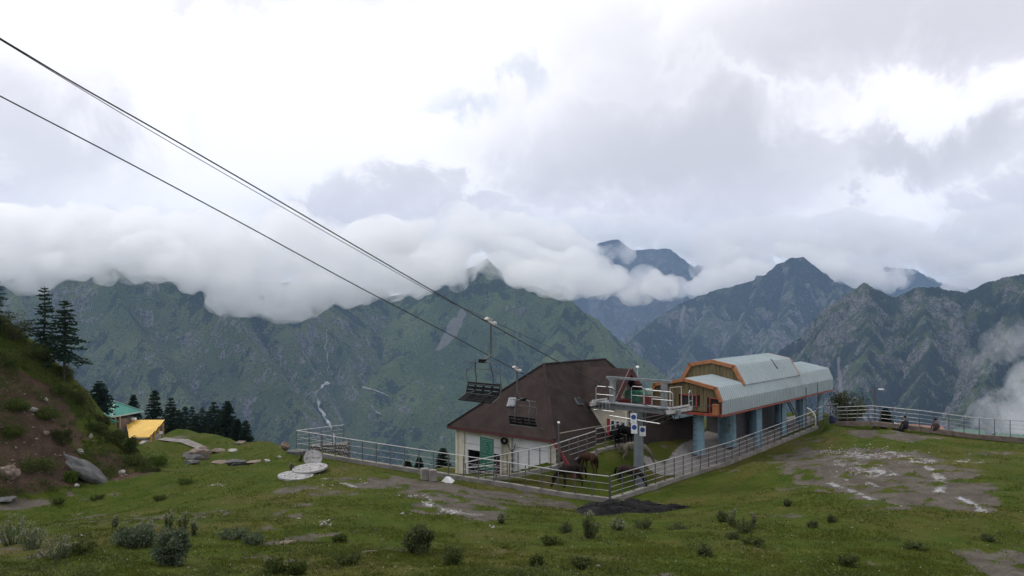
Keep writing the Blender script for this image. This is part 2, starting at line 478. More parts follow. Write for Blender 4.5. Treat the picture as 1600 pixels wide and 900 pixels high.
def gz(x, y):
    x = np.asarray(x, float); y = np.asarray(y, float); shp = x.shape
    xf = np.atleast_1d(x).ravel(); yf = np.atleast_1d(y).ravel()
    z = np.zeros(len(xf))
    xc = np.clip(xf, -80, 80); yc = np.clip(yf, -15, 110)
    for s in range(0, len(xf), 40000):
        q = np.stack((xc[s:s+40000], yc[s:s+40000]), -1)
        d2 = ((q[:, None] - _c[None, :, :2]) ** 2).sum(-1)
        z[s:s+40000] = _tps(d2) @ _w[:-3] + _w[-3] + q @ _w[-2:]
    o = np.maximum(sdf(xf, yf), 0)
    z = z - 1.15 * np.maximum(o - 0.25, 0) * (1 - 0.35 * np.clip(o / 200, 0, 1))
    z = np.maximum(z, -395 - 0.02 * o)
    return z.reshape(shp) if shp else float(z[0])
def gp(px, py, D0=16.0, D1=125.0):
    """where the sight line through a photo point first meets the ground"""
    r = ray(px, py); D = np.linspace(D0, D1, 2400); k = D / r[1]
    f = r[2] * k - gz(r[0] * k, r[1] * k)
    i = np.argmax(f < 0)
    if i == 0: i = len(D) - 1
    lo, hi = D[i - 1], D[i]
    t = f[i - 1] / (f[i - 1] - f[i] + 1e-9) if f[i] < 0 else 1.0
    d = lo + (hi - lo) * t
    p = r * (d / r[1])
    return np.array((p[0], p[1], gz(p[0], p[1])))

def seg_d(x, y, pts):
    best = np.full(x.shape, 1e9)
    for a, b in zip(pts[:-1], pts[1:]):
        a = np.array(a[:2]); b = np.array(b[:2]); e = b - a; ll = e @ e + 1e-9
        t = np.clip(((x - a[0]) * e[0] + (y - a[1]) * e[1]) / ll, 0, 1)
        best = np.minimum(best, np.hypot(x - a[0] - t * e[0], y - a[1] - t * e[1]))
    return best
def in_poly(x, y, pts):
    ins = np.zeros(x.shape, bool); n = len(pts)
    for i in range(n):
        a = pts[i]; b = pts[(i + 1) % n]
        c = (a[1] > y) != (b[1] > y)
        xi = (b[0] - a[0]) * (y - a[1]) / (b[1] - a[1] + 1e-12) + a[0]
        ins ^= c & (x < xi)
    return ins
def poly_mask(x, y, pix, soft):
    pts = [gp(*q) for q in pix]
    d = seg_d(x, y, pts + [pts[0]])
    sd_ = np.where(in_poly(x, y, pts), -d, d)
    return np.clip(0.5 - sd_ / (2 * soft), 0, 1)

def axis(spec):
    out = []
    for a, b, s in spec: out += list(np.arange(a, b, s))
    return np.array(out + [spec[-1][1]])
GX = axis([(-400,-120,20),(-120,-60,4),(-60,-42,0.8),(-42,36,0.22),(36,60,1.0),(60,120,4),(120,400,20)])
GY = axis([(-60,-10,5),(-10,16,1.0),(16,64,0.22),(64,100,0.7),(100,140,4),(140,700,25)])
gx, gy = np.meshgrid(GX, GY)
Z0 = gz(gx, gy)
od = sdf(gx, gy)
soil = poly_mask(gx, gy, [(-60,540),(20,572),(60,592),(96,618),(122,640),(150,682),(200,716),(238,738),(205,747),(150,755),(60,768),(-60,775)], 0.6)
soil = soil * np.clip(1.0 + 1.2 * fbm2(gx * 0.35, gy * 0.35, 5, 4), 0, 1)
bankz = poly_mask(gx, gy, [(-200,430),(0,505),(100,590),(132,614),(150,652),(172,682),(240,736),(150,753),(0,770),(-200,800)], 1.2)
mud = poly_mask(gx, gy, [(1215,712),(1260,698),(1340,697),(1420,705),(1480,718),(1530,740),(1560,765),(1550,800),(1490,796),(1400,792),(1340,778),(1280,760),(1235,735)], 1.0)
mud = np.maximum(mud, 0.9 * poly_mask(gx, gy, [(640,796),(660,772),(700,768),(760,772),(790,790),(775,812),(700,808)], 0.5))
mud = np.maximum(mud, 0.9 * poly_mask(gx, gy, [(515,746),(600,744),(700,752),(820,762),(930,786),(900,798),(800,780),(680,768),(560,762)], 0.4))
mud = np.maximum(mud, 0.7 * poly_mask(gx, gy, [(1300,672),(1340,664),(1420,674),(1470,682),(1420,690),(1340,686)], 0.8))
mud = np.maximum(mud, 0.75 * poly_mask(gx, gy, [(1490,862),(1540,852),(1620,868),(1660,905),(1560,905)], 0.4))
mud = np.maximum(mud, 0.8 * np.clip(1 - seg_d(gx, gy, [gp(*q) for q in ((795,852),(830,868),(880,885),(925,893),(940,905))]) / 0.45, 0, 1))
mud = np.maximum(mud, 0.6 * poly_mask(gx, gy, [(-20,772),(60,770),(150,762),(60,790),(-20,800)], 0.5))
mn = fbm2(gx * 0.9, gy * 0.9, 11, 4); mn2 = fbm2(gx * 3.1, gy * 3.1, 12, 3)
mud = np.clip(mud * (0.98 + 1.7 * mn + 0.8 * mn2), 0, 1)
bare = np.clip((fbm2(gx * 0.30, gy * 0.30, 91, 5) + 0.6 * fbm2(gx * 1.5, gy * 1.5, 92, 4) - 0.30) * 3.2, 0, 1)
mud = np.maximum(mud, 0.62 * bare * (bankz < .2))
wet = np.zeros_like(gx)
for w, pts in ((0.20, ((1390,704),(1425,716),(1450,728),(1466,740),(1472,752),(1466,764))), (0.18, ((1500,774),(1520,784),(1537,798))),
               (0.15, ((1296,752),(1330,762),(1365,778),(1410,788))), (0.24, ((668,782),(690,792),(720,797),(745,800))),
               (0.9, ((1288,702),(1330,708),(1380,712),(1430,716),(1470,722),(1510,722))), (0.8, ((1290,714),(1340,726),(1380,738))),
               (0.12, ((1356,750),(1376,757))), (0.14, ((660,772),(672,778),(662,784))), (0.16, ((505,748),(535,752),(556,758)))):
    d = seg_d(gx, gy, [gp(*q) for q in pts])
    wet = np.maximum(wet, np.clip(1.25 - d / w * 0.6, 0, 1) * (0.74 if w > .4 else 1.25))
wet = np.clip(wet * (0.85 + 0.9 * mn2 + 0.7 * mn), 0, 1)
pave = poly_mask(gx, gy, [(1040,716),(1075,690),(1110,672),(1180,660),(1250,648),(1278,655),(1150,712),(1060,728)], 0.4)
pave = np.maximum(pave, 0.8 * np.clip(1.2 - seg_d(gx, gy, [gp(*q) for q in ((1020,722),(1060,722),(1080,712))]) / 0.9, 0, 1))
FENCES = [[P(463, 701.5, 50), P(548, 716, 48.6), P(648, 732, 47.1), P(725, 744, 46.0), P(800, 755.5, 44.9), P(880, 769, 43.9), P(952, 778, 43), P(1020, 757, 45.6), P(1140, 719, 52.2), P(1276, 665, 61.8)],
          [P(1308, 659, 60.5), P(1362, 667, 58.0), P(1440, 671, 55.5), P(1520, 680, 54.2), P(1600, 688, 53.2), P(1760, 704, 51)]]
fd = np.full(gx.shape, 1e9); fz = np.zeros(gx.shape)
for fl in FENCES:
    for a, b in zip(fl[:-1], fl[1:]):
        e = b[:2] - a[:2]; t = np.clip(((gx - a[0]) * e[0] + (gy - a[1]) * e[1]) / (e @ e), 0, 1)
        d = np.hypot(gx - a[0] - t * e[0], gy - a[1] - t * e[1]); up = d < fd
        fd = np.where(up, d, fd); fz = np.where(up, a[2] + (b[2] - a[2]) * t, fz)
fk = np.clip(1 - (fd - 0.5) / 2.2, 0, 1); fk = fk * fk * (3 - 2 * fk)
Z0 = np.where((od < 0.4), Z0 * (1 - fk) + (fz - 0.22) * fk, Z0)
amp = np.clip(1 - pave, 0, 1) * (1 - 0.85 * fk)
Z = Z0 + amp * (0.10 * fbm2(gx * 0.22, gy * 0.22, 1, 3) + 0.10 * fbm2(gx * 0.8, gy * 0.8, 2, 4) + 0.035 * fbm2(gx * 3, gy * 3, 3, 3)) * np.clip(1.2 - wet, 0, 1)
Z += bankz * (0.40 * fbm2(gx * 0.35, gy * 0.35, 21, 4) + 0.25 * (ridged2(gx * 0.9, gy * 0.9, 22, 4) - 0.4))
Z -= bankz * 0.15
Z -= 0.10 * mud * np.clip(1 - od * 0, 0, 1)
gul = np.clip(1 - seg_d(gx, gy, [gp(*q) for q in ((790,848),(830,866),(880,884),(925,894))]) / 0.5, 0, 1)
Z -= 0.28 * gul
Z += np.where(od > 3, fbm2(gx * 0.05, gy * 0.05, 31, 5) * np.clip(od - 3, 0, 40) * 0.25, 0)
near = ((gy > 15) & (gy < 100) & (np.abs(gx) < 60))
_lookx, _looky, _lookz = GX, GY, Z
def gzz(x, y):
    """height of the finished sheet (bilinear)"""
    i = int(np.clip(np.searchsorted(_lookx, x) - 1, 0, len(_lookx) - 2)); j = int(np.clip(np.searchsorted(_looky, y) - 1, 0, len(_looky) - 2))
    u = (x - _lookx[i]) / (_lookx[i+1] - _lookx[i]); v = (y - _looky[j]) / (_looky[j+1] - _looky[j])
    z = _lookz
    return float((z[j,i]*(1-u)+z[j,i+1]*u)*(1-v)+(z[j+1,i]*(1-u)+z[j+1,i+1]*u)*v)
def gzv(x, y):
    i = np.clip(np.searchsorted(GX, x) - 1, 0, len(GX) - 2); j = np.clip(np.searchsorted(GY, y) - 1, 0, len(GY) - 2)
    u = (x - GX[i]) / (GX[i+1] - GX[i]); v = (y - GY[j]) / (GY[j+1] - GY[j])
    return (Z[j,i]*(1-u)+Z[j,i+1]*u)*(1-v)+(Z[j+1,i]*(1-u)+Z[j+1,i+1]*u)*v
def on(px, py):
    p = gp(px, py); return np.array((p[0], p[1], gzz(p[0], p[1])))

def ground_material():
    m = bpy.data.materials.new('meadow turf and mud'); m.use_nodes = True; nt = m.node_tree
    b = nt.nodes['Principled BSDF']; tc = nd(nt, 'ShaderNodeTexCoord'); v = tc.outputs['Object']
    at = lambda n: (lambda a: a.outputs['Fac'])(nd(nt, 'ShaderNodeAttribute', attribute_name=n))
    n1 = noise(nt, v, 0.16, 5, 0.6, 0.3); n2 = noise(nt, v, 0.9, 6, 0.62, 0.3); n3 = noise(nt, v, 6.0, 5, 0.65); n4 = noise(nt, v, 26.0, 3, 0.6)
    g = mixc(nt, smooth(nt, n2, 0.32, 0.68), (0.031, 0.054, 0.006), (0.056, 0.071, 0.011))
    g = mixc(nt, mth(nt, 'MULTIPLY', smooth(nt, n1, 0.44, 0.66), 0.9), g, (0.074, 0.069, 0.019))
    g = mixc(nt, mth(nt, 'MULTIPLY', smooth(nt, n3, 0.52, 0.75), 0.6), g, (0.020, 0.036, 0.005))
    g = mixc(nt, mth(nt, 'MULTIPLY', smooth(nt, n4, 0.5, 0.75), 0.5), g, (0.085, 0.085, 0.028))
    bare = mth(nt, 'MULTIPLY', smooth(nt, mth(nt, 'ADD', mth(nt, 'MULTIPLY', n2, 0.6), mth(nt, 'MULTIPLY', n1, 0.4)), 0.565, 0.665), 0.75)
    g = mixc(nt, bare, g, (0.10, 0.075, 0.048))
    sp = noise(nt, v, 9.0, 2, 0.5)
    g = mixc(nt, mth(nt, 'MULTIPLY', smooth(nt, sp, 0.735, 0.78), 0.7), g, (0.34, 0.32, 0.28))
    # mud
    md = mixc(nt, smooth(nt, n2, 0.3, 0.7), (0.066, 0.057, 0.048), (0.116, 0.102, 0.088))
    md = mixc(nt, mth(nt, 'MULTIPLY', smooth(nt, n3, 0.45, 0.7), 0.6), md, (0.060, 0.045, 0.036))
    md = mixc(nt, mth(nt, 'MULTIPLY', smooth(nt, n4, 0.56, 0.72), 0.6), md, (0.21, 0.19, 0.17))
    fm = smooth(nt, mth(nt, 'ADD', at('mud'), mth(nt, 'ADD', mth(nt, 'MULTIPLY', mth(nt, 'SUBTRACT', n3, 0.5), 1.2), mth(nt, 'MULTIPLY', mth(nt, 'SUBTRACT', n2, 0.5), 0.9))), 0.40, 0.62)
    c = mixc(nt, fm, g, md)
    # bare bank soil
    so = mixc(nt, smooth(nt, n2, 0.3, 0.7), (0.040, 0.027, 0.020), (0.080, 0.054, 0.039))
    so = mixc(nt, mth(nt, 'MULTIPLY', smooth(nt, n4, 0.58, 0.72), 0.55), so, (0.20, 0.16, 0.13))
    so = mixc(nt, mth(nt, 'MULTIPLY', smooth(nt, n3, 0.5, 0.72), 0.5), so, (0.035, 0.023, 0.018))
    fs = smooth(nt, mth(nt, 'ADD', at('soil'), mth(nt, 'MULTIPLY', mth(nt, 'SUBTRACT', n2, 0.5), 0.8)), 0.40, 0.58)
    c = mixc(nt, fs, c, so)
    pv = mixc(nt, smooth(nt, n3, 0.3, 0.7), (0.17, 0.16, 0.155), (0.26, 0.245, 0.235))
    fp = smooth(nt, mth(nt, 'ADD', at('pave'), mth(nt, 'MULTIPLY', mth(nt, 'SUBTRACT', n3, 0.5), 0.4)), 0.4, 0.55)
    c = mixc(nt, fp, c, pv)
    n5 = noise(nt, v, 14.0, 4, 0.7, 0.6)
    fw = smooth(nt, mth(nt, 'ADD', mth(nt, 'MULTIPLY', at('wet'), 0.62), mth(nt, 'ADD', mth(nt, 'MULTIPLY', mth(nt, 'SUBTRACT', n3, 0.5), 1.2), mth(nt, 'MULTIPLY', mth(nt, 'SUBTRACT', n5, 0.5), 1.5))), 0.46, 0.62)
    c = mixc(nt, mth(nt, 'MULTIPLY', fw, 0.8), c, (0.20, 0.19, 0.185))
    nt.links.new(c, b.inputs['Base Color'])
    b.inputs['Specular IOR Level'].default_value = 0.1
    rg = mth(nt, 'SUBTRACT', 0.92, mth(nt, 'MULTIPLY', fw, 0.80))
    nt.links.new(rg, b.inputs['Roughness'])
    nt.links.new(mth(nt, 'ADD', 0.04, mth(nt, 'MULTIPLY', fw, 0.85)), b.inputs['Specular IOR Level'])
    h = mth(nt, 'ADD', mth(nt, 'MULTIPLY', n3, 0.7), mth(nt, 'MULTIPLY', n4, 0.35))
    bp = nd(nt, 'ShaderNodeBump'); bp.inputs['Distance'].default_value = 0.10
    nt.links.new(mth(nt, 'SUBTRACT', 0.75, mth(nt, 'MULTIPLY', fw, 0.70)), bp.inputs['Strength'])
    nt.links.new(h, bp.inputs['Height']); nt.links.new(bp.outputs[0], b.inputs['Normal'])
    return m
gm = ground_material()
me = np_mesh('ground', np.stack((gx, gy, Z), -1).reshape(-1, 3), grid_faces(len(GX), len(GY)), True)
for k, a in (('mud', mud), ('wet', wet), ('soil', soil), ('pave', pave)): add_attr(me, k, a.ravel())
ground = link_mesh('ground', me, gm)
tag(ground, 'grassy mountain meadow with muddy puddles and a steep earth bank', kind='structure')

# ------------------------------------------------------------------ mountains
def mountain_mat(name, grass, grass2, rock, tree, rockf, treef, scale=1.0, shrubs=0.5):
    m = bpy.data.materials.new(name); m.use_nodes = True; nt = m.node_tree
    b = nt.nodes['Principled BSDF']; b.inputs['Roughness'].default_value = 0.95; b.inputs['Specular IOR Level'].default_value = 0.0
    tc = nd(nt, 'ShaderNodeTexCoord'); v = tc.outputs['Object']
    g = nd(nt, 'ShaderNodeNewGeometry'); sep = nd(nt, 'ShaderNodeSeparateXYZ'); nt.links.new(g.outputs['Normal'], sep.inputs[0])
    nz = sep.outputs[2]
    mp = nd(nt, 'ShaderNodeMapping'); mp.inputs['Scale'].default_value = (1, 1, 0.45); nt.links.new(v, mp.inputs[0]); vs_ = mp.outputs[0]
    n1 = noise(nt, v, 0.0030 * scale, 6, 0.6, 0.5); n2 = noise(nt, v, 0.012 * scale, 7, 0.65, 0.4)
    n3 = noise(nt, vs_, 0.045 * scale, 6, 0.68, 0.3); n4 = noise(nt, v, 0.13 * scale, 3, 0.6)
    c = mixc(nt, smooth(nt, n1, 0.35, 0.65), grass, grass2)
    sl = mth(nt, 'ADD', mth(nt, 'SUBTRACT', 1.0, nz), mth(nt, 'ADD', mth(nt, 'MULTIPLY', mth(nt, 'SUBTRACT', n2, 0.5), 0.9), mth(nt, 'MULTIPLY', mth(nt, 'SUBTRACT', n3, 0.5), 0.8)))
    rb = nd(nt, 'ShaderNodeAttribute', attribute_name='rib').outputs['Fac']
    rbd = mth(nt, 'SUBTRACT', rb, 0.5)  # rocky ribs, dark wooded gullies; this colour contrast also paints in stronger relief shading
    sl = mth(nt, 'ADD', sl, mth(nt, 'MULTIPLY', rbd, 0.55))
    fr = smooth(nt, sl, 0.56 - rockf, 0.72 - rockf)
    rk = mixc(nt, smooth(nt, n3, 0.35, 0.65), tuple(x * 0.55 for x in rock), tuple(x * 1.4 for x in rock))
    c = mixc(nt, mth(nt, 'MULTIPLY', fr, 0.85), c, rk)
    ft = smooth(nt, mth(nt, 'SUBTRACT', mth(nt, 'ADD', mth(nt, 'MULTIPLY', n2, 0.34), mth(nt, 'ADD', mth(nt, 'MULTIPLY', n3, 0.36), mth(nt, 'MULTIPLY', n4, 0.30))), mth(nt, 'MULTIPLY', rbd, 0.38)), 0.60 - treef, 0.65 - treef)
    c = mixc(nt, mth(nt, 'MULTIPLY', ft, 0.85), c, tree)
    fb = mth(nt, 'MULTIPLY', smooth(nt, n4, 0.50, 0.60), smooth(nt, n2, 0.30, 0.52))
    c = mixc(nt, mth(nt, 'MULTIPLY', fb, shrubs), c, tuple(x * 0.7 for x in tree))
    fw = mth(nt, 'MULTIPLY', smooth(nt, noise(nt, v, 0.09 * scale, 3, 0.6), 0.58, 0.68), smooth(nt, n2, 0.44, 0.58))
    c = mixc(nt, mth(nt, 'MULTIPLY', fw, 0.5), c, (0.25, 0.245, 0.24))
    a = nd(nt, 'ShaderNodeAttribute', attribute_name='scar')
    fa = smooth(nt, mth(nt, 'ADD', a.outputs['Fac'], mth(nt, 'MULTIPLY', mth(nt, 'SUBTRACT', n3, 0.5), 1.2)), 0.45, 0.75)
    c = mixc(nt, mth(nt, 'MULTIPLY', fa, 0.65), c, (0.25, 0.23, 0.23))
    nt.links.new(c, b.inputs['Base Color'])
    bp = nd(nt, 'ShaderNodeBump'); bp.inputs['Strength'].default_value = 0.9; bp.inputs['Distance'].default_value = 38.0 / scale
    nt.links.new(mth(nt, 'ADD', mth(nt, 'MULTIPLY', n3, 1.0), mth(nt, 'MULTIPLY', n4, 0.3)), bp.inputs['Height'])
    nt.links.new(bp.outputs[0], b.inputs['Normal'])
    return m

def mountain(ridges, pxr, Dr, ncol, nrow, slope, amp, mt, seed, crest_amp=7.0, wl=420.0, scars=(), label='', floor=-900):
    segs = []
    for k, rd in enumerate(ridges):
        pts = [P(*q) for q in rd]
        segs += [(a, b, k) for a, b in zip(pts[:-1], pts[1:])]
    u = np.linspace((pxr[0] - 800) / FPX, (pxr[1] - 800) / FPX, ncol)
    D = np.linspace(Dr[0], Dr[1], nrow)
    uu, Y = np.meshgrid(u, D); X = uu * Y
    wx = X + 0.22 * wl * fbm2(X / wl, Y / wl, seed, 4); wy = Y + 0.22 * wl * fbm2(X / wl + 9, Y / wl + 4, seed + 3, 4)
    H = np.full(X.shape, -1e9); DD = np.full(X.shape, 1e9)
    for a, b, k in segs:
        e = b[:2] - a[:2]; ll = e @ e
        t0 = np.clip(((X - a[0]) * e[0] + (Y - a[1]) * e[1]) / ll, 0, 1)
        d0 = np.hypot(X - a[0] - t0 * e[0], Y - a[1] - t0 * e[1])
        t = np.clip(((wx - a[0]) * e[0] + (wy - a[1]) * e[1]) / ll, 0, 1)
        d = np.hypot(wx - a[0] - t * e[0], wy - a[1] - t * e[1])
        w = np.clip(d0 / 200, 0, 1); d = d0 * (1 - w) + d * w; t = t0 * (1 - w) + t * w
        h = a[2] + (b[2] - a[2]) * t - slope * d * (1.0 - 0.22 * np.clip(d / 900, 0, 1))
        up = h > H
        H = np.where(up, h, H); DD = np.where(up, d, DD)
    fade = np.clip(DD / 160, 0, 1)
    rg = ridged2(X / wl * 1.6, Y / wl * 1.6, seed + 7, 6, 0.52)
    rg2 = ridged2(wx / wl * 5.0, wy / wl * 5.0, seed + 41, 5, 0.55)
    H = H + fade * amp * (rg - 0.45) * 2 + np.clip(DD / 60, 0, 1) * amp * 0.62 * (rg2 - 0.45) + fade * amp * 0.30 * fbm2(X / 40, Y / 40, seed + 8, 4)
    rib = np.clip(0.5 + 1.1 * (rg - 0.45) + 0.9 * (rg2 - 0.45) + 0.5 * fbm2(X / 40, Y / 40, seed + 8, 4), 0, 1)
    H = H + crest_amp * (fbm2(X / 45, Y / 45, seed + 9, 4) + 0.7 * (ridged2(X / 90, Y / 90, seed + 12, 3) - 0.5))
    H = np.maximum(H, floor + 20 * fbm2(X / 200, Y / 200, seed + 13, 3))
    me = np_mesh('mountain', np.stack((X, Y, H), -1).reshape(-1, 3), grid_faces(ncol, nrow), True)
    sc = np.zeros(X.shape)
    PXX = 800 + FPX * X / (Y * CP + H * SP); PYY = 450 - FPX * (-Y * SP + H * CP) / (Y * CP + H * SP)
    bv = BVHTree.FromPolygons([tuple(p) for p in np.stack((X, Y, H), -1).reshape(-1, 3)], [tuple(f) for f in grid_faces(ncol, nrow)])
    for wd, pts in scars:
        hit = []
        for q in pts:
            r = Vector(ray(*q)).normalized(); h = bv.ray_cast(Vector((0, 0, 0)), r)
            if h[0] is not None: hit.append(np.array(h[0]))
        if len(hit) > 1:
            sc = np.maximum(sc, np.clip(1.2 - seg_d(X, Y, hit) / wd, 0, 1))
    add_attr(me, 'scar', sc.ravel()); add_attr(me, 'rib', rib.ravel())
    o = link_mesh('mountain', me, mt)
    tag(o, label, kind='structure')
    return o, bv

green1, green2 = (0.066, 0.098, 0.034), (0.118, 0.148, 0.058)
mA = mountain_mat('near green mountain', green1, green2, (0.165, 0.162, 0.155), (0.018, 0.034, 0.017), 0.06, 0.03, 1.0, 0.75)
mB = mountain_mat('middle green mountain', (0.060, 0.096, 0.028), (0.112, 0.150, 0.048), (0.15, 0.145, 0.14), (0.018, 0.034, 0.016), -0.03, 0.03, 1.0, 0.6)
mE = mountain_mat('right rocky mountain', (0.046, 0.070, 0.026), (0.078, 0.102, 0.040), (0.150, 0.142, 0.140), (0.013, 0.024, 0.014), 0.20, 0.12, 1.0, 0.7)
mD = mountain_mat('far rocky mountain', (0.042, 0.066, 0.030), (0.070, 0.094, 0.044), (0.150, 0.146, 0.146), (0.013, 0.024, 0.016), 0.22, 0.12, 0.8, 0.6)
mC = mountain_mat('distant mountain', (0.040, 0.052, 0.036), (0.055, 0.068, 0.045), (0.10, 0.10, 0.10), (0.016, 0.024, 0.018), 0.22, 0.06, 0.5, 0.4)

MA, bvA = mountain([
    [(-300,420,3300),(-120,415,3400),(0,415,3500),(160,410,3500),(330,430,3450),(400,440,3600),(480,440,3900),(600,450,4300)],
    [(20,425,3450),(50,520,3050),(110,620,2700),(180,740,2350)],
    [(160,415,3500),(205,500,3100),(280,600,2750),(350,720,2430)],
    [(330,435,3450),(385,520,3080),(455,610,2780),(505,720,2500)],
    [(400,445,3600),(455,520,3400),(500,600,3180)],
    [(500,445,3950),(535,530,3700),(555,600,3450)],
    [(-200,430,3350),(-150,540,2900),(-60,680,2450)]],
    (-330, 680), (1700, 4700), 560, 420, 1.25, 42, mA, 101, label='steep green mountain under cloud on the left')
MB_, bvB = mountain([
    [(520,475,4500),(600,468,4400),(680,440,4200),(735,418,4150),(762,403,4100),(790,430,4050),(850,452,3900),(885,461,3780),(922,498,3580),(952,548,3360),(975,610,3140),(996,700,2900),(1015,790,2670)],
    [(850,455,3900),(790,530,3500),(720,590,3200),(640,655,2950),(585,720,2750)],
    [(762,405,4100),(700,490,3780),(630,560,3520),(570,625,3300)],
    [(885,463,3780),(868,550,3320),(845,640,2900),(800,740,2550)],
    [(952,548,3360),(915,620,2970),(885,720,2620)]],
    (500, 1080), (1800, 4800), 400, 400, 1.0, 32, mB, 211, scars=((30, ((722,490),(712,510),(698,530),(686,545))), (22, ((712,500),(700,520),(690,535)))),
    label='green mountain with a pale landslide scar in the middle')
ME, bvE = mountain([
    [(1000,690,2700),(1120,620,3000),(1200,560,3250),(1290,498,3300),(1320,465,3250),(1350,441,3200),(1372,452,3180),(1400,462,3150),(1440,448,3100),(1480,452,3080),(1510,455,3050),(1540,441,3000),(1600,428,2950),(1700,405,2880),(1850,385,2800)],
    [(1350,443,3200),(1362,530,2850),(1335,620,2560),(1300,720,2320)],
    [(1440,450,3100),(1455,540,2750),(1430,650,2400),(1400,740,2180)],
    [(1290,500,3300),(1235,580,2980),(1180,660,2680),(1150,730,2460)],
    [(1400,464,3150),(1408,520,2950),(1395,570,2800)],
    [(1610,430,2950),(1575,530,2580),(1520,630,2280),(1470,740,2020)],
    [(1760,400,2850),(1720,520,2450),(1660,640,2120),(1600,760,1850)]],
    (960, 1900), (1300, 3700), 560, 400, 1.15, 78, mE, 307, crest_amp=9, wl=330, scars=((9, ((1310,560),(1313,600),(1318,640))),),
    label='rocky wooded mountain wall on the right')
MD, bvD = mountain([
    [(900,620,4400),(960,565,4700),(990,525,5000),(1040,487,5300),(1070,470,5400),(1120,452,5500),(1160,444,5500),(1190,433,5500),(1212,415,5500),(1235,404,5500),(1256,402,5500),(1280,420,5450),(1305,440,5400),(1380,462,5350),(1480,490,5300),(1650,500,5200)],
    [(1250,404,5500),(1232,490,4950),(1185,560,4450),(1130,640,3950)],
    [(1120,454,5500),(1085,530,4950),(1040,610,4350)],
    [(1190,435,5500),(1160,510,5000),(1105,590,4400)],
    [(1305,442,5400),(1300,520,4850),(1270,600,4350)],
    [(1040,490,5300),(1010,560,4800)]],
    (860, 1680), (3000, 6400), 440, 330, 1.0, 95, mD, 401, crest_amp=11, wl=480, scars=((16, ((1070,480),(1064,500))), (12, ((1195,545),(1180,575)))),
    label='blue grey rocky peak touching the clouds')
MC, bvC = mountain([
    [(700,520,8300),(820,470,8500),(880,440,8800),(915,400,9000),(935,380,9000),(965,372,9000),(990,392,9000),(1020,388,9000),(1048,388,9000),(1075,410,8950),(1100,430,8900),(1150,450,8800),(1250,440,8800),(1330,432,8800),(1385,416,8800),(1430,420,8700),(1470,440,8600),(1520,452,8500),(1600,455,8400),(1800,450,8300)],
    [(965,374,9000),(950,440,8400),(930,500,7800),(900,560,7200)],
    [(1048,390,9000),(1040,450,8300),(1020,520,7600)],
    [(1385,418,8800),(1370,470,8200),(1350,530,7500)],
    [(1090,412,9400),(1120,420,9600),(1140,440,9600)]],
    (680, 1820), (5600, 10200), 320, 220, 1.0, 90, mC, 503, crest_amp=14, wl=800, label='far blue mountain peak between the clouds')

# streams falling down the gorge, laid on the slope
def stream(name, pts, w, bvs, mt, label):
    r_ = np.random.default_rng(5); q = []
    for a, b in zip(pts[:-1], pts[1:]):
        n = max(2, int(np.hypot(b[0] - a[0], b[1] - a[1]) / 4))
        for i in range(n): q.append((a[0] + (b[0] - a[0]) * i / n + r_.normal(0, 1.0), a[1] + (b[1] - a[1]) * i / n))
    hits = []
    for p in q:
        r = Vector(ray(*p)).normalized(); best = None
        for bv in bvs:
            h = bv.ray_cast(Vector((0, 0, 0)), r)
            if h[0] is not None and (best is None or h[3] < best[3]): best = h
        if best: hits.append((np.array(best[0]), np.array(best[1])))
    v = []; f = []
    for i, (p, n) in enumerate(hits):
        d = hits[min(i + 1, len(hits) - 1)][0] - hits[max(i - 1, 0)][0]; d /= np.linalg.norm(d) + 1e-6
        s = np.cross(d, n); s /= np.linalg.norm(s) + 1e-6
        ww = w * (0.2 + 1.5 * r_.random() ** 1.5)
        for k in (-1, 0, 1): v.append(p + n * (7.0 if k == 0 else 4.0) + s * ww * k)
        if i:
            a = (i - 1) * 3; b = i * 3
            f += [(a, a + 1, b + 1, b), (a + 1, a + 2, b + 2, b + 1)]
    o = link_mesh(name, np_mesh(name, v, f, True), mt)
    return tag(o, label, kind='structure')
mW = mat('white stream water over pale boulders', (0.30, 0.295, 0.30), 0.7, 0, 0.6, 0.03, dirt=(0.16, 0.15, 0.15, 0.8), dscale=0.02)
stream('stream', [(511,516),(508,545),(512,570),(514,592)], 1.6, (bvA, bvB), mW, 'faint upper thread of the stream high in the gorge')
stream('stream', [(514,598),(502,604),(494,616),(497,634),(506,650),(516,664),(520,680),(521,700)], 6.0, (bvA, bvB), mW, 'white lower stream tumbling down the gorge in the mountainside')
stream('stream', [(566,605),(590,612),(612,622)], 2.5, (bvA, bvB), mW, 'thin pale track of water on the green slope')
stream('stream', [(580,634),(588,645),(600,650)], 2.5, (bvA, bvB), mW, 'short pale gully on the lower green slope')

pq = [on(*q) for q in ((252,686),(270,688),(288,691),(303,696),(320,703))]
V = []; F = []
for i, p in enumerate(pq):
    d = pq[min(i + 1, 4)] - pq[max(i - 1, 0)]; s = np.array((-d[1], d[0], 0)); s /= np.linalg.norm(s)
    for k in (-.32, .32):
        q = p + s * k; V.append((q[0], q[1], gzz(q[0], q[1]) + .10))
    if i: F.append((2 * i - 2, 2 * i - 1, 2 * i + 1, 2 * i))
tag(link_mesh('path', np_mesh('path', V, F), M['concrete']), 'narrow stony path over the knoll to the yellow shed', kind='structure')
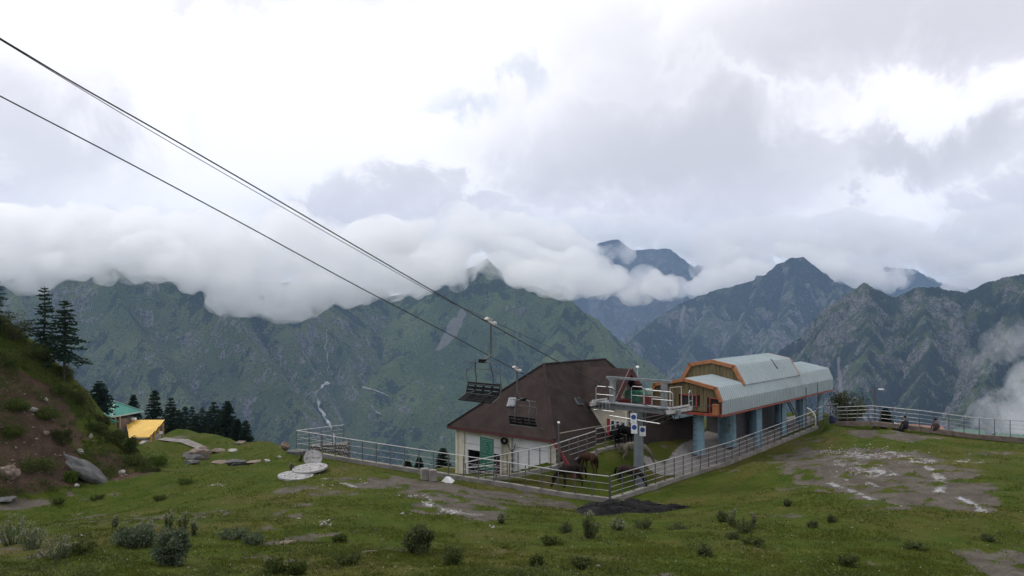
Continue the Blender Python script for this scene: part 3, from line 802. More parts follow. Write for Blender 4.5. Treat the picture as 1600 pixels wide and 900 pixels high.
# valley floor, out to the horizon
vfm = mountain_mat('valley floor', green1, green2, (0.13, 0.13, 0.125), (0.014, 0.026, 0.014), 0.0, 0.05)
va = axis([(-30000, -4000, 2000), (-4000, 4000, 250), (4000, 30000, 2000)])
vx, vy = np.meshgrid(va, va)
vz = -420 + np.where(np.hypot(vx, vy) > 500, -480 * np.clip((np.hypot(vx, vy) - 500) / 900, 0, 1), 0) + 20 * fbm2(vx / 400, vy / 400, 77, 4) * (np.hypot(vx, vy) > 900)
vm = np_mesh('valley_ground', np.stack((vx, vy, vz), -1).reshape(-1, 3), grid_faces(len(va), len(va)), True)
add_attr(vm, 'scar', np.zeros(vx.size)); add_attr(vm, 'rib', np.full(vx.size, .5))
tag(link_mesh('valley_ground', vm, vfm), 'green valley floor far below the meadow', kind='structure')

# ------------------------------------------------------------------ clouds that hide the mountain tops (soft closed volumes)
def vol_mat(name, col, dens, aniso=0.0, wl=0, step=0.1):
    m = bpy.data.materials.new(name); m.use_nodes = True; nt = m.node_tree; nt.nodes.clear()
    o = nd(nt, 'ShaderNodeOutputMaterial'); p = nd(nt, 'ShaderNodeVolumePrincipled')
    p.inputs['Color'].default_value = (*col, 1); p.inputs['Density'].default_value = dens; p.inputs['Anisotropy'].default_value = aniso
    nt.links.new(p.outputs[0], o.inputs['Volume'])
    if wl:
        tc = nd(nt, 'ShaderNodeTexCoord')
        n = noise(nt, tc.outputs['Object'], 1.0 / wl, 7, 0.70, 1.0)
        nt.links.new(mth(nt, 'MULTIPLY', mth(nt, 'ADD', 0.10, mth(nt, 'MULTIPLY', smooth(nt, n, 0.42, 0.58), 0.90)), dens), p.inputs['Density'])
        m.cycles.volume_step_rate = step
    return m
_ico = bmesh.new(); bmesh.ops.create_icosphere(_ico, subdivisions=2, radius=1.0)
ICO_V = np.array([v.co[:] for v in _ico.verts]); ICO_F = np.array([[v.index for v in f.verts] for f in _ico.faces]); _ico.free()
def cloud(blobs, voxel, mt, seed, label, amp=0.5, wl=90.0):
    V = []; F = []; o = 0
    for (px, py, D, rx, rz, ry) in blobs:       # radii in photo px at that distance
        c = P(px, py, D); k = D / FPX
        V.append(c + ICO_V * np.array((rx * k, ry * k, rz * k))); F.append(ICO_F + o); o += len(ICO_V)
    me = np_mesh('puffs', np.concatenate(V), np.concatenate(F))
    ob = bpy.data.objects.new('puffs', me); COL.objects.link(ob)
    md = ob.modifiers.new('r', 'REMESH'); md.mode = 'VOXEL'; md.voxel_size = voxel
    dg = bpy.context.evaluated_depsgraph_get(); dg.update()
    m2 = bpy.data.meshes.new_from_object(ob.evaluated_get(dg))
    bpy.data.objects.remove(ob); bpy.data.meshes.remove(me)
    n = len(m2.vertices); co = np.empty(n * 3, np.float32); no = np.empty(n * 3, np.float32)
    m2.vertices.foreach_get('co', co); m2.vertex_normals.foreach_get('vector', no)
    co = co.reshape(-1, 3).astype(float); no = no.reshape(-1, 3)
    h = 0; a = 1.0; w = wl
    for i in range(4):
        q = co / w
        b = np.abs(2 * vn3(q[:, 0], q[:, 1], q[:, 2], seed + i * 13) - 1)      # billows
        h = h + a * (0.55 - b); a *= 0.62; w *= 0.5
    co = co + no * (h * wl * amp)[:, None]
    m2.vertices.foreach_set('co', co.astype(np.float32).ravel()); m2.update()
    ob = bpy.data.objects.new('puffs', m2); COL.objects.link(ob)       # knit the folded billows back into one closed skin
    md = ob.modifiers.new('r', 'REMESH'); md.mode = 'VOXEL'; md.voxel_size = voxel * .6
    dg = bpy.context.evaluated_depsgraph_get(); dg.update()
    m3 = bpy.data.meshes.new_from_object(ob.evaluated_get(dg)); bpy.data.objects.remove(ob); bpy.data.meshes.remove(m2)
    m2 = m3; m2.name = 'cloud'
    m2.polygons.foreach_set('use_smooth', np.ones(len(m2.polygons), bool))
    ob = bpy.data.objects.new('cloud', m2); COL.objects.link(ob); m2.materials.clear(); m2.materials.append(mt)
    return tag(ob, label, 'cloud', kind='stuff')
r_ = np.random.default_rng(3)
def row(pts, D, step, jx, jy, ryk=1.3):
    out = []
    for (x0, y0, a0), (x1, y1, a1) in zip(pts[:-1], pts[1:]):
        n = max(1, int(abs(x1 - x0) / step))
        for i in range(n):
            t = i / n; r = a0 + (a1 - a0) * t
            out.append((x0 + (x1 - x0) * t + r_.normal(0, jx), y0 + (y1 - y0) * t + r_.normal(0, jy), D * (1 + r_.normal(0, 0.01)), r * r_.uniform(0.7, 1.9), r * r_.uniform(0.55, 1.12), r * ryk))
    return out
vm1 = vol_mat('cloud vapour', (0.995, 0.995, 0.998), 0.022, 0.6, 130, 0.12)
vm2 = vol_mat('thin cloud vapour', (0.995, 0.995, 0.998), 0.016, 0.6, 150, 0.12)
vm3 = vol_mat('mist', (0.99, 0.99, 0.995), 0.0045, 0.5, 45, 0.2)
b1 = row([(-330,405,48),(-150,405,45),(-40,412,40),(60,418,34),(130,410,30),(175,395,30),(230,412,40),(300,420,38),(350,430,38)], 2900, 26, 8, 5)
b1 += row([(355,440,40),(400,452,38),(460,452,36),(520,440,34),(580,432,32),(640,418,30),(690,402,26)], 2950, 20, 10, 8)
b1 += row([(-330,365,60),(0,372,50),(200,365,46),(400,385,50),(560,385,40),(650,378,34)], 3050, 34, 10, 8)
b1 += row([(170,432,13),(150,440,11)], 2880, 10, 3, 2)
cloud(b1, 13, vm1, 61, 'long white cloud bank hanging over the left mountain crest', 0.36, 90)
b2 = row([(645,400,26),(690,400,24),(715,385,18),(770,375,20),(815,400,28),(870,420,30),(930,430,24),(985,428,18)], 4000, 20, 6, 5)
b2 += row([(690,420,12),(715,440,10),(700,446,9)], 3950, 9, 3, 2)
b2 += row([(775,418,16),(820,425,22),(870,438,20),(930,446,15),(1000,448,12),(1060,448,10)], 3600, 13, 5, 2)
b2 += row([(728,414,13),(748,410,11),(772,410,11),(792,416,13)], 3620, 10, 3, 3)
b2 += row([(600,430,34),(660,425,28),(705,418,20),(738,408,12)], 3650, 14, 5, 3)
b2 += row([(640,375,40),(740,350,34),(840,375,34),(920,400,26)], 4300, 24, 8, 5)
cloud(b2, 15, vm2, 71, 'white cloud wrapped round the middle peak', 0.4, 110)
b3 = row([(840,400,40),(900,405,34),(925,438,20),(985,443,16),(1040,445,15),(1090,446,15),(1130,432,20)], 7600, 20, 6, 4)
b3 += row([(948,398,9),(972,392,8),(990,402,6)], 7600, 9, 3, 2)
b3 += row([(880,372,28),(940,352,22),(1010,360,22),(1090,385,26),(1150,395,32)], 9700, 18, 5, 4)
b3 += row([(1110,405,30),(1160,408,22),(1200,404,18)], 6000, 14, 6, 4)
b3 += row([(1290,408,20),(1330,408,22),(1380,396,20),(1440,398,22),(1500,414,20),(1560,408,28),(1640,400,40),(1760,390,50)], 5900, 16, 6, 5)
b3 += row([(1230,384,18),(1290,382,22)], 6000, 14, 5, 4)
b3 += row([(1120,378,26),(1210,366,26),(1300,374,28),(1400,372,26),(1500,380,32),(1600,370,40)], 6300, 18, 7, 6)
b3 += row([(1298,424,13),(1345,420,12),(1380,428,8)], 5700, 9, 4, 3)
b3 += row([(1130,432,12),(1165,426,12)], 5800, 9, 4, 3)
cloud(b3, 32, vol_mat('far cloud vapour', (0.995, 0.995, 0.998), 0.007, 0.6, 260, 0.12), 81, 'distant white clouds round the far blue peaks', 0.36, 190)
b4 = row([(1650,660,70),(1585,655,30)], 1250, 14, 5, 6) + row([(1640,600,40),(1600,625,22)], 1250, 12, 4, 4)
cloud(b4, 8, vol_mat('thick mist', (0.99, 0.99, 0.995), 0.008, 0.5, 70, 0.2), 91, 'bright mist rising from the valley at the right edge', 0.5, 50)
b5 = row([(1530,570,13),(1545,545,14),(1575,532,16),(1620,525,22)], 1500, 9, 3, 3)
cloud(b5, 8, vm3, 95, 'thin wisp of cloud drifting across the right mountain', 0.55, 45)
b6 = row([(1090,444,13),(1125,437,15),(1165,428,15),(1195,420,10)], 5750, 9, 4, 4) + row([(1286,416,14),(1320,424,17),(1370,432,13),(1425,438,10)], 5700, 9, 5, 4)
b6 += row([(1485,448,11),(1530,434,14),(1590,424,18),(1650,416,24)], 5700, 9, 5, 4) + row([(1225,392,10),(1262,390,10),(1285,400,12)], 5600, 8, 4, 3)
cloud(b6, 18, vm2, 85, 'small white clouds clinging to the right-hand peaks', 0.42, 95)
# ------------------------------------------------------------------ the brown-roofed lodge
S42, C42 = math.sin(math.radians(42)), math.cos(math.radians(42))
P0 = P(712, 700, 52.5); P0[2] = 0
HA = np.array((S42, C42, 0)); HB = np.array((C42, -S42, 0)); UP = np.array((0, 0, 1.0))
def H(w, t, z): return np.array((P0[0], P0[1], 0)) + HB * w + HA * t + UP * z
def slab(mb, polys, th, mi=0):
    """roof sheet: several planar polygons sharing points, thickened downwards along z"""
    idx = {}; vs = []
    def vid(p):
        k = tuple(np.round(p, 4))
        if k not in idx: idx[k] = len(vs); vs.append(np.array(p, float))
        return idx[k]
    fs = [[vid(p) for p in pl] for pl in polys]; n = len(vs)
    cnt = {}
    for f in fs:
        for a, b in zip(f, f[1:] + f[:1]): cnt[(a, b)] = 1
    al = vs + [p - UP * th for p in vs]
    out = [tuple(f) for f in fs] + [tuple(i + n for i in f[::-1]) for f in fs]
    for (a, b) in cnt:
        if (b, a) not in cnt: out.append((b, a, a + n, b + n))
    mb.add(al, out, mi)
def on_plane(px, py, p0, nrm):
    r = ray(px, py); return r * (np.dot(p0, nrm) / np.dot(r, nrm))
hbase = H(4, 5, -10.0)
house = empty('lodge', hbase, 'lodge with a steep dark brown hipped roof and cream walls beside the paddock', 'building')
zr = lambda w: -3.57 - 1.18 * (w - 5)
R1, R2 = H(5, 2.63, -3.57), H(5, 9.07, -3.57)
EL, ER, FB = H(-0.35, -0.4, -7.52), H(8.32, -0.4, zr(8.32)), H(9.75, -0.4, zr(9.75))
BB, BE, BL = H(9.75, 13.2, zr(9.75)), H(8.32, 12.1, zr(8.32)), H(-0.35, 12.1, -7.52)
mb = MB(); slab(mb, [[EL, ER, R1], [R1, ER, FB, BB, BE, R2], [R2, BE, BL], [R1, R2, BL, EL]], 0.14)
roof = mb.build('roof', M['roof'], house, hbase)
mb = MB()
for a, b in ((R1, R2), (R1, EL), (R1, ER), (R2, BE)):
    mb.bar(a + UP * 0.03, b + UP * 0.03, 0.16, 0.07)
rc = mb.build('ridge_cap', M['roof'], roof, (0, 0, 0)); rc.location = -hbase
# walls
mb = MB()
for (w0, w1) in ((0, 0.75), (3.95, 4.7), (7.55, 8.1)):
    mb.prism([H(w0, 0, -11.6), H(w1, 0, -11.6), H(w1, 0, -7.62), H(w0, 0, -7.62)], HA * 0.35)
mb.prism([H(0.75, .06, -8.0), H(3.95, .06, -8.0), H(3.95, .06, -7.62), H(0.75, .06, -7.62)], HA * 0.25)
mb.prism([H(4.7, .06, -7.8), H(7.55, .06, -7.8), H(7.55, .06, -7.62), H(4.7, .06, -7.62)], HA * 0.25)
mb.prism([H(0, 0.35, -11.6), H(0, 11.8, -11.6), H(0, 11.8, -7.6), H(0, 0.35, -7.6)], HB * 0.3)
mb.prism([H(7.8, 0.35, -11.0), H(7.8, 11.8, -11.0), H(7.8, 11.8, -7.2), H(7.8, 0.35, -7.2)], HB * 0.3)
mb.prism([H(0.3, 11.5, -11.6), H(7.8, 11.5, -11.6), H(7.8, 11.5, -7.6), H(0.3, 11.5, -7.6)], HA * 0.3)
mb.build('wall', M['cream'], house, hbase)
mb = MB()
for w0, w1 in ((0.03, 0.22), (3.9, 4.02), (4.62, 4.74)):
    mb = MB(); mb.prism([H(w0, -.05, -11.5), H(w1, -.05, -11.5), H(w1, -.05, -7.66), H(w0, -.05, -7.66)], HA * 0.05); mb.build('pilaster_edge', M['cream'], house, hbase)
for (w0, w1, zt, zm, zb, nm) in ((0.76, 3.94, -8.0, -8.52, -8.52, 'lintel_panel'), (4.71, 7.54, -7.8, -8.3, -8.3, 'lintel_panel'), (4.71, 7.54, -8.33, 0, -11.0, 'shutter')):
    mb = MB(); mb.prism([H(w0, .1, zb), H(w1, .1, zb), H(w1, .1, zt), H(w0, .1, zt)], HA * 0.1)
    mb.build(nm, M['white'], house, hbase)
mb = MB(); mb.prism([H(0.76, .08, -8.9), H(3.94, .08, -8.9), H(3.94, .08, -8.55), H(0.76, .08, -8.55)], HA * 0.1)
for w0, w1 in ((0.76, 0.98), (3.72, 3.94)):
    mb.prism([H(w0, .08, -11.2), H(w1, .08, -11.2), H(w1, .08, -8.9), H(w0, .08, -8.9)], HA * 0.1)
mb.build('shop_front', M['white'], house, hbase)
mb = MB()
mb.prism([H(0.98, 2.6, -11.2), H(3.72, 2.6, -11.2), H(3.72, 2.6, -8.5), H(0.98, 2.6, -8.5)], HA * 0.1)
mb.prism([H(0.88, .2, -11.2), H(0.88, 2.6, -11.2), H(0.88, 2.6, -8.5), H(0.88, .2, -8.5)], HB * 0.1)
mb.prism([H(3.72, .2, -11.2), H(3.72, 2.6, -11.2), H(3.72, 2.6, -8.5), H(3.72, .2, -8.5)], HB * 0.1)
mb.prism([H(0.88, .2, -8.6), H(3.82, .2, -8.6), H(3.82, 2.7, -8.6), H(0.88, 2.7, -8.6)], UP * 0.08)
mb.build('shop_interior', M['dark'], house, hbase)
for w0, w1 in ((1.15, 1.65), (1.85, 2.6)):
    mb = MB(); mb.prism([H(w0, 2.5, -10.0), H(w1, 2.5, -10.0), H(w1, 2.5, -8.9), H(w0, 2.5, -8.9)], HA * 0.05)
    wnd = mb.build('window_pane', mat('pale pane %s' % w0, (0.32, 0.36, 0.36), 0.25), house, hbase)
mb = MB(); mb.prism([H(1.05, .5, -11.2), H(3.2, .5, -11.2), H(3.2, .5, -9.95), H(1.05, .5, -9.95)], HA * 0.7); mb.build('counter', M['navy'], house, hbase)
mb = MB(); mb.prism([H(3.3, .15, -11.2), H(3.7, .15, -11.2), H(3.7, .15, -9.2), H(3.3, .15, -9.2)], HA * 0.06); mb.build('door', M['maroon'], house, hbase)
mb = MB(); mb.bar(H(8.36, -.46, zr(8.36) - .10), H(9.85, -.46, zr(9.85) - .10), 0.10, 0.20); mb.build('bargeboard', M['darkred'], house, hbase)
mb = MB(); mb.bar(EL - UP * .1, ER - UP * .1, 0.05, 0.16); mb.build('fascia', M['maroon'], house, hbase)
# roof lights
nF = np.cross(ER - EL, R1 - EL); nF /= np.linalg.norm(nF)
nR = np.cross(BB - FB, R1 - FB); nR /= np.linalg.norm(nR)
for (pts, n0, p0, gm_) in (([(793, 636), (805, 636), (808, 623), (797, 623)], nF, EL, mat('hazy roof light', (0.20, 0.21, 0.23), 0.7, spec=0.15)), ([(902, 633), (911, 634), (904, 623), (896, 623)], nR, FB, M['dark'])):
    n0 = n0 if n0[2] > 0 else -n0
    q = [on_plane(a, b, p0, n0) + n0 * 0.02 for a, b in pts]
    mb = MB(); mb.prism(q, n0 * 0.10); sk = mb.build('roof_light', M['galv'], roof, (0, 0, 0)); sk.location = -hbase
    c = sum(q) / 4; q2 = [c + (p - c) * 0.84 + n0 * 0.105 for p in q]
    mb = MB(); mb.prism(q2, n0 * 0.015); g = mb.build('roof_light_pane', gm_, roof, (0, 0, 0)); g.location = -hbase
# dormer
tl, tr, tm = 4.4, 7.6, 6.0
zd = lambda t: -3.84 - 1.15 * abs(t - tm)
wr = lambda z: 5 + (-3.57 - z) / 1.18
mb = MB()
wf = 9.1
slab(mb, [[H(wr(-3.84) - .2, tm, -3.84), H(wf, tm, -3.84), H(wf, tl - .18, zd(tl - .18)), H(wr(zd(tl)) - .3, tl - .18, zd(tl - .18))],
          [H(wf, tm, -3.84), H(wr(-3.84) - .2, tm, -3.84), H(wr(zd(tr)) - .3, tr + .18, zd(tr + .18)), H(wf, tr + .18, zd(tr + .18))]], 0.1)
dr = mb.build('dormer_roof', M['roof'], house, hbase)
mb = MB()
for t in (tl - .2, tr + .2):
    mb.bar(H(wf + .03, tm, -3.90), H(wf + .03, t, zd(t) - .06), 0.08, 0.34)
mb.bar(H(6.85, tl - .22, zd(tl - .2) - .08), H(wf, tl - .22, zd(tl - .2) - .08), 0.06, 0.2)
b_ = mb.build('dormer_bargeboard', M['maroon'], house, hbase)
mb = MB()
mb.prism([H(8.45, tl + .1, zd(tl + .1) - .12), H(8.45, tm, -4.05), H(8.45, tr - .1, zd(tr - .1) - .12), H(8.45, tr - .1, -7.66), H(8.45, tl + .1, -7.66)], -HB * 0.2)
mb.prism([H(6.7, tl, zd(tl) - .12), H(8.44, tl, zd(tl) - .12), H(8.44, tl, -7.7), H(8.0, tl, -7.7)], HA * 0.2)
mb.prism([H(8.44, tl, -5.83), H(9.8, tl, -6.0), H(9.8, tl, -7.62), H(8.44, tl, -7.62)], HA * 0.2)
mb.build('dormer_wall', M['cream'], house, hbase)
mb = MB(); mb.prism([H(8.3, tl - .04, -7.64), H(9.8, tl - .04, -7.64), H(9.8, tl - .04, -9.4), H(8.3, tl - .04, -9.4)], HA * 0.3); mb.prism([H(9.83, tl + .26, -7.3), H(9.83, 12.5, -7.3), H(9.83, 12.5, -9.4), H(9.83, tl + .26, -9.4)], -HB * 0.3); mb.build('lower_boarding', M['roof'], house, hbase)
mb = MB(); mb.prism([H(8.4, tl - .3, -5.9), H(9.3, tl - .3, -5.98), H(9.3, 8.2, -5.98), H(8.4, 8.2, -5.9)], UP * 0.08); mb.build('veranda_roof', M['maroon'], house, hbase)
mb = MB(); mb.prism([H(8.5, tl - .06, -7.75), H(8.68, tl - .06, -7.75), H(8.68, tl - .06, -6.75), H(8.5, tl - .06, -6.75)], HA * 0.08); mb.build('corner_post', M['red'], house, hbase)
for w0 in (8.75, 9.12, 9.49):
    mb = MB(); 
    for a, b in ((w0, w0 + .05), (w0 + .27, w0 + .32)):
        mb.prism([H(a, tl - .05, -7.5), H(b, tl - .05, -7.5), H(b, tl - .05, -6.8), H(a, tl - .05, -6.8)], HA * 0.05)
    mb.prism([H(w0 + .05, tl - .05, -6.86), H(w0 + .27, tl - .05, -6.86), H(w0 + .27, tl - .05, -6.8), H(w0 + .05, tl - .05, -6.8)], HA * 0.05)
    mb.prism([H(w0 + .05, tl - .05, -7.5), H(w0 + .27, tl - .05, -7.5), H(w0 + .27, tl - .05, -7.44), H(w0 + .05, tl - .05, -7.44)], HA * 0.05)
    wf_ = mb.build('window', M['white'], house, hbase)
    mb = MB(); mb.prism([H(w0 + .05, tl - .02, -7.44), H(w0 + .27, tl - .02, -7.44), H(w0 + .27, tl - .02, -6.86), H(w0 + .05, tl - .02, -6.86)], HA * 0.015)
    p_ = mb.build('pane', M['dark'], wf_, (0, 0, 0)); p_.location = -hbase

# black hose coil under the eave
c0 = H(4.25, -.08, -8.0)
cb = empty('cable_coil', c0, 'black coil of cable hanging on the cream wall under the brown eave', 'cable')
mb = MB()
for k in range(4):
    mb.tube([c0 + HB * (0.21 * math.cos(a)) + UP * ((0.13 + .012 * k) * math.sin(a)) - HA * (.03 * k) for a in np.linspace(0, 2 * math.pi, 18)[:-1]], 0.042, 6, closed=True)
mb.build('coil', M['black'], cb, c0)
mb = MB(); mb.tube([c0 + HB * x + UP * y for x, y in ((.25, -.15), (.35, -.42), (.55, -.55), (.75, -.42), (.85, -.1))], 0.03, 5)
mb.tube([c0 + HB * x + UP * y for x, y in ((.62, -.5), (.64, -1.2), (.63, -2.6))], 0.04, 5); mb.build('loose_end', M['post'], cb, c0)

# green notice board
nb = P(760.5, 745, 48.8); nb[2] = gzz(nb[0], nb[1])
board = empty('notice_board', nb, 'tall dark green notice board with rows of white lettering at the lodge door', 'notice board')
dA = np.array((0.64, -0.77, 0)); dN = np.array((-0.77, -0.64, 0))
bc = P(760.8, 709, 48.8)
mb = MB(); mb.box(bc, (1.22, 0.04, 1.86), dA, dN, UP); pn = mb.build('panel', M['signgreen'], board, nb)
mb = MB()
for s in (-1, 1): mb.box(bc + dA * s * 0.62, (0.04, 0.06, 1.9), dA, dN, UP)
for s in (-1, 1): mb.box(bc + UP * s * 0.945, (1.28, 0.06, 0.03), dA, dN, UP)
mb.build('frame', M['towergrey'], board, nb)
for s in (-1, 1):
    q = bc + dA * s * 0.45 - dN * .06
    mb = MB(); mb.bar((q[0], q[1], bc[2] - .9), (q[0], q[1], nb[2] - .25), 0.05, 0.05); mb.build('leg', M['post'], board, nb)
r_ = np.random.default_rng(12)
def words(y, x0, x1, h, mb):
    x = x0
    while x < x1:
        k = r_.uniform(.05, .13)
        x2 = min(x + k, x1)
        n = max(1, int((x2 - x) / .022))
        for i in range(n):
            mb.box(bc + dA * (x + (i + .5) * (x2 - x) / n) + UP * (y + r_.normal(0, .003)) + dN * .024, (.009, .006, h * .72 * r_.uniform(.7, 1.0)), dA, dN, UP)
        mb.box(bc + dA * (x + x2) / 2 + UP * (y + r_.choice((-.3, .3)) * h) + dN * .024, (x2 - x, .006, .009), dA, dN, UP)
        x = x2 + .028
mb = MB()
words(.82, -.50, .52, .075, mb); words(.71, -.50, .54, .05, mb)
for k in range(6):
    words(.60 - k * .105, -.50, -.50 + (.46, .44, .58, .62, .48, .50)[k], .05, mb)
    words(.60 - k * .105, .26 + (.02, .06, .04, .08, .0, -.1)[k], .54, .05, mb)
words(-.12, -.54, .54, .06, mb); words(-.25, -.54, .54, .05, mb); words(-.36, -.28, .28, .055, mb); words(-.66, -.28, .24, .055, mb)
l_ = mb.build('lettering', M['ink'], pn, (0, 0, 0)); l_.location = -nb; l_['kind'] = 'stuff'

# ------------------------------------------------------------------ chairlift station
A2 = np.array((0.632, 0.775, 0)); A2 /= np.linalg.norm(A2); B2 = np.array((A2[1], -A2[0], 0))
C0 = np.array((10.8, 52.0, 0))
def S(w, t, z): return C0 + B2 * w + A2 * t + UP * z
sbase = S(0.5, 0.6, gz(*S(.5, .6, 0)[:2]))
st = empty('chairlift_station', sbase, 'chairlift station with a grey blue metal shell and orange trim on blue pillars', 'building')
lowP = [(-2.45, -6.6), (-2.5, -5.75), (-2.15, -4.95), (0, -4.52), (2.15, -4.95), (2.5, -5.75), (2.45, -6.6)]
upP = [(-2.3, -5.05), (-1.6, -3.85), (0, -3.55), (1.6, -3.85), (2.3, -5.05)]
def shell(prof, t0, t1, nm, th=0.08, seams=True, tw0=0.0):
    mb = MB(); n = len(prof)
    vs = []; 
    for t in (t0, t1):
        for (w, z) in prof: vs.append(S(w, t, z))
    cz = -5.6
    for t in (t0, t1):
        for (w, z) in prof:
            l = math.hypot(w, (z - cz)); vs.append(S(w * (1 - th / 2.5), t, z + (cz - z) * th / 1.2))
    fs = []
    for i in range(n - 1):
        fs += [(i, i + 1, n + i + 1, n + i), (2 * n + i, 3 * n + i, 3 * n + i + 1, 2 * n + i + 1)]
        fs += [(i, 2 * n + i, 2 * n + i + 1, i + 1), (n + i, n + i + 1, 3 * n + i + 1, 3 * n + i)]
    fs += [(0, n, 3 * n, 2 * n), (n - 1, 3 * n - 1, 4 * n - 1, 2 * n - 1)]
    mb.add(vs, fs)
    o = mb.build(nm, M['shed'], st, sbase)
    if seams:
        k = int((t1 - t0) / 0.26); mb = MB()
        for j in range(k + 1):
            t = t0 + .06 + (t1 - t0 - .12) * j / k
            for (a, b) in zip(prof[:-1], prof[1:]):
                pa, pb = S(a[0], t, a[1]), S(b[0], t, b[1])
                nn = np.cross(pb - pa, A2); nn /= np.linalg.norm(nn)
                if np.dot(nn, S((a[0] + b[0]) / 2, t, 0) - S(0, t, 0) + UP * ((a[1] + b[1]) / 2 + 5.8)) < 0: nn = -nn
                mb.bar(pa + nn * .012, pb + nn * .012, 0.035, 0.05, up=nn)
        s_ = mb.build('standing_seam', M['seam'], o, (0, 0, 0)); s_.location = -sbase; s_['kind'] = 'stuff'
    return o
shell(lowP, 0, 20, 'lower_shell'); shell(upP, 3.8, 13.2, 'upper_shell')
def trim(prof, t, nm, m_, wd=0.20, dp=0.16, sgn=-1):
    mb = MB()
    for a, b in zip(prof[:-1], prof[1:]):
        pa, pb = S(a[0], t, a[1]), S(b[0], t, b[1]); d = (pb - pa) / np.linalg.norm(pb - pa)
        nn = np.cross(d, A2)
        if np.dot(nn, S((a[0] + b[0]) / 2, t, 0) - S(0, t, 0) + UP * ((a[1] + b[1]) / 2 + 5.8)) < 0: nn = -nn
        mb.bar(pa - nn * (wd / 2 - .03) - d * .03, pb - nn * (wd / 2 - .03) + d * .03, dp, wd, up=nn)
    return mb.build(nm, m_, st, sbase)
trim(lowP[1:-1], -0.10, 'gable_trim', M['orange']); trim(upP, 3.70, 'gable_trim', M['orange'], 0.23); trim(upP, 13.27, 'gable_trim', M['orange'], 0.10)
def planks(prof, t, zbot, holes, nm, step=0.235):
    w0, w1 = prof[0][0], prof[-1][0]
    ztop = lambda w: np.interp(w, [p[0] for p in prof], [p[1] for p in prof])
    mb = MB(); n = int((w1 - w0) / step); rr = np.random.default_rng(4)
    for i in range(n):
        a = w0 + (w1 - w0) * i / n + .008; b = w0 + (w1 - w0) * (i + 1) / n - .008
        dpt = 0.05 + rr.uniform(0, .02)
        spans = [(zbot, None)]
        for (ha, hb, hz0, hz1) in holes:
            if b > ha + .02 and a < hb - .02:
                spans = [(zbot, hz0), (hz1, None)]
        for z0, z1 in spans:
            za = ztop(a) - .05 if z1 is None else z1; zb = ztop(b) - .05 if z1 is None else z1
            if min(za, zb) - z0 < .03: continue
            mb.prism([S(a, t, z0), S(b, t, z0), S(b, t, zb), S(a, t, za)], -A2 * dpt)
    o = mb.build(nm, M['wood'], st, sbase); o['kind'] = 'stuff'
    mb = MB(); pts = [S(w, t + .03, z - .06) for w, z in prof] ; 
    mb.prism([S(w0, t + .03, zbot)] + pts + [S(w1, t + .03, zbot)], A2 * .04); bk = mb.build('gable_backing', M['dark'], st, sbase)
    return o
gp_ = [(-2.42, -5.75), (-2.1, -5.02), (0, -4.6), (2.1, -5.02), (2.42, -5.75)]
planks(gp_, 0.12, -6.5, [(-0.30, 0.80, -6.25, -5.52), (1.62, 2.45, -6.55, -5.62)], 'gable_planks')
planks(upP[1:-1] if False else [(-2.2, -5.0), (-1.55, -3.95), (0, -3.65), (1.55, -3.95), (2.2, -5.0)], 3.9, -5.1, [], 'upper_gable_planks')
def frame(a, b, z0, z1, t, m_, k, nm, open_=False):
    mb = MB()
    mb.prism([S(a, t, z0), S(a + k, t, z0), S(a + k, t, z1), S(a, t, z1)], -A2 * .14); mb.prism([S(b - k, t, z0), S(b, t, z0), S(b, t, z1), S(b - k, t, z1)], -A2 * .14)
    mb.prism([S(a + k, t, z1 - k), S(b - k, t, z1 - k), S(b - k, t, z1), S(a + k, t, z1)], -A2 * .14); mb.prism([S(a + k, t, z0), S(b - k, t, z0), S(b - k, t, z0 + k), S(a + k, t, z0 + k)], -A2 * .14)
    return mb.build(nm, m_, st, sbase)
f1 = frame(-0.30, 0.80, -6.27, -5.50, 0.12, M['redor'], .07, 'window_frame')
mb = MB(); mb.prism([S(-.23, .1, -6.2), S(.73, .1, -6.2), S(.73, .1, -5.57), S(-.23, .1, -5.57)], A2 * .02); p_ = mb.build('pane', M['dark'], f1, (0, 0, 0)); p_.location = -sbase
frame(1.62, 2.45, -6.58, -5.6, 0.12, M['redor'], .07, 'opening_frame')
mb = MB(); mb.prism([S(1.95, .0, -6.62), S(2.3, .0, -6.62), S(2.3, .0, -5.95), S(1.95, .0, -5.95)], -A2 * .3); mb.build('rope_guard', M['orange'], st, sbase)
mb = MB(); mb.box(S(0, -0.06, -6.64), (4.95, 0.3, 0.14), B2, A2, UP)
for s in (-1, 1): mb.box(S(2.43 * s, 10.1, -6.68), (0.12, 19.9, 0.09), B2, A2, UP)
mb.build('bottom_edge', M['redor'], st, sbase)
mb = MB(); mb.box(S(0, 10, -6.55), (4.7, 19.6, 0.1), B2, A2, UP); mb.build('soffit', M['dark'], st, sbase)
mb = MB()
mb.tube([S(1.55 + .42 * math.sin(u * 1.4), 9.8 + 0.25 * u, np.interp(1.55 + .42 * math.sin(u * 1.4) + .0, [.8, 1.6, 2.3], [-3.63, -3.85, -5.05]) + .08) for u in np.linspace(0, 1, 9)], 0.04, 5)
mb.build('curved_pipe', M['post'], st, sbase)
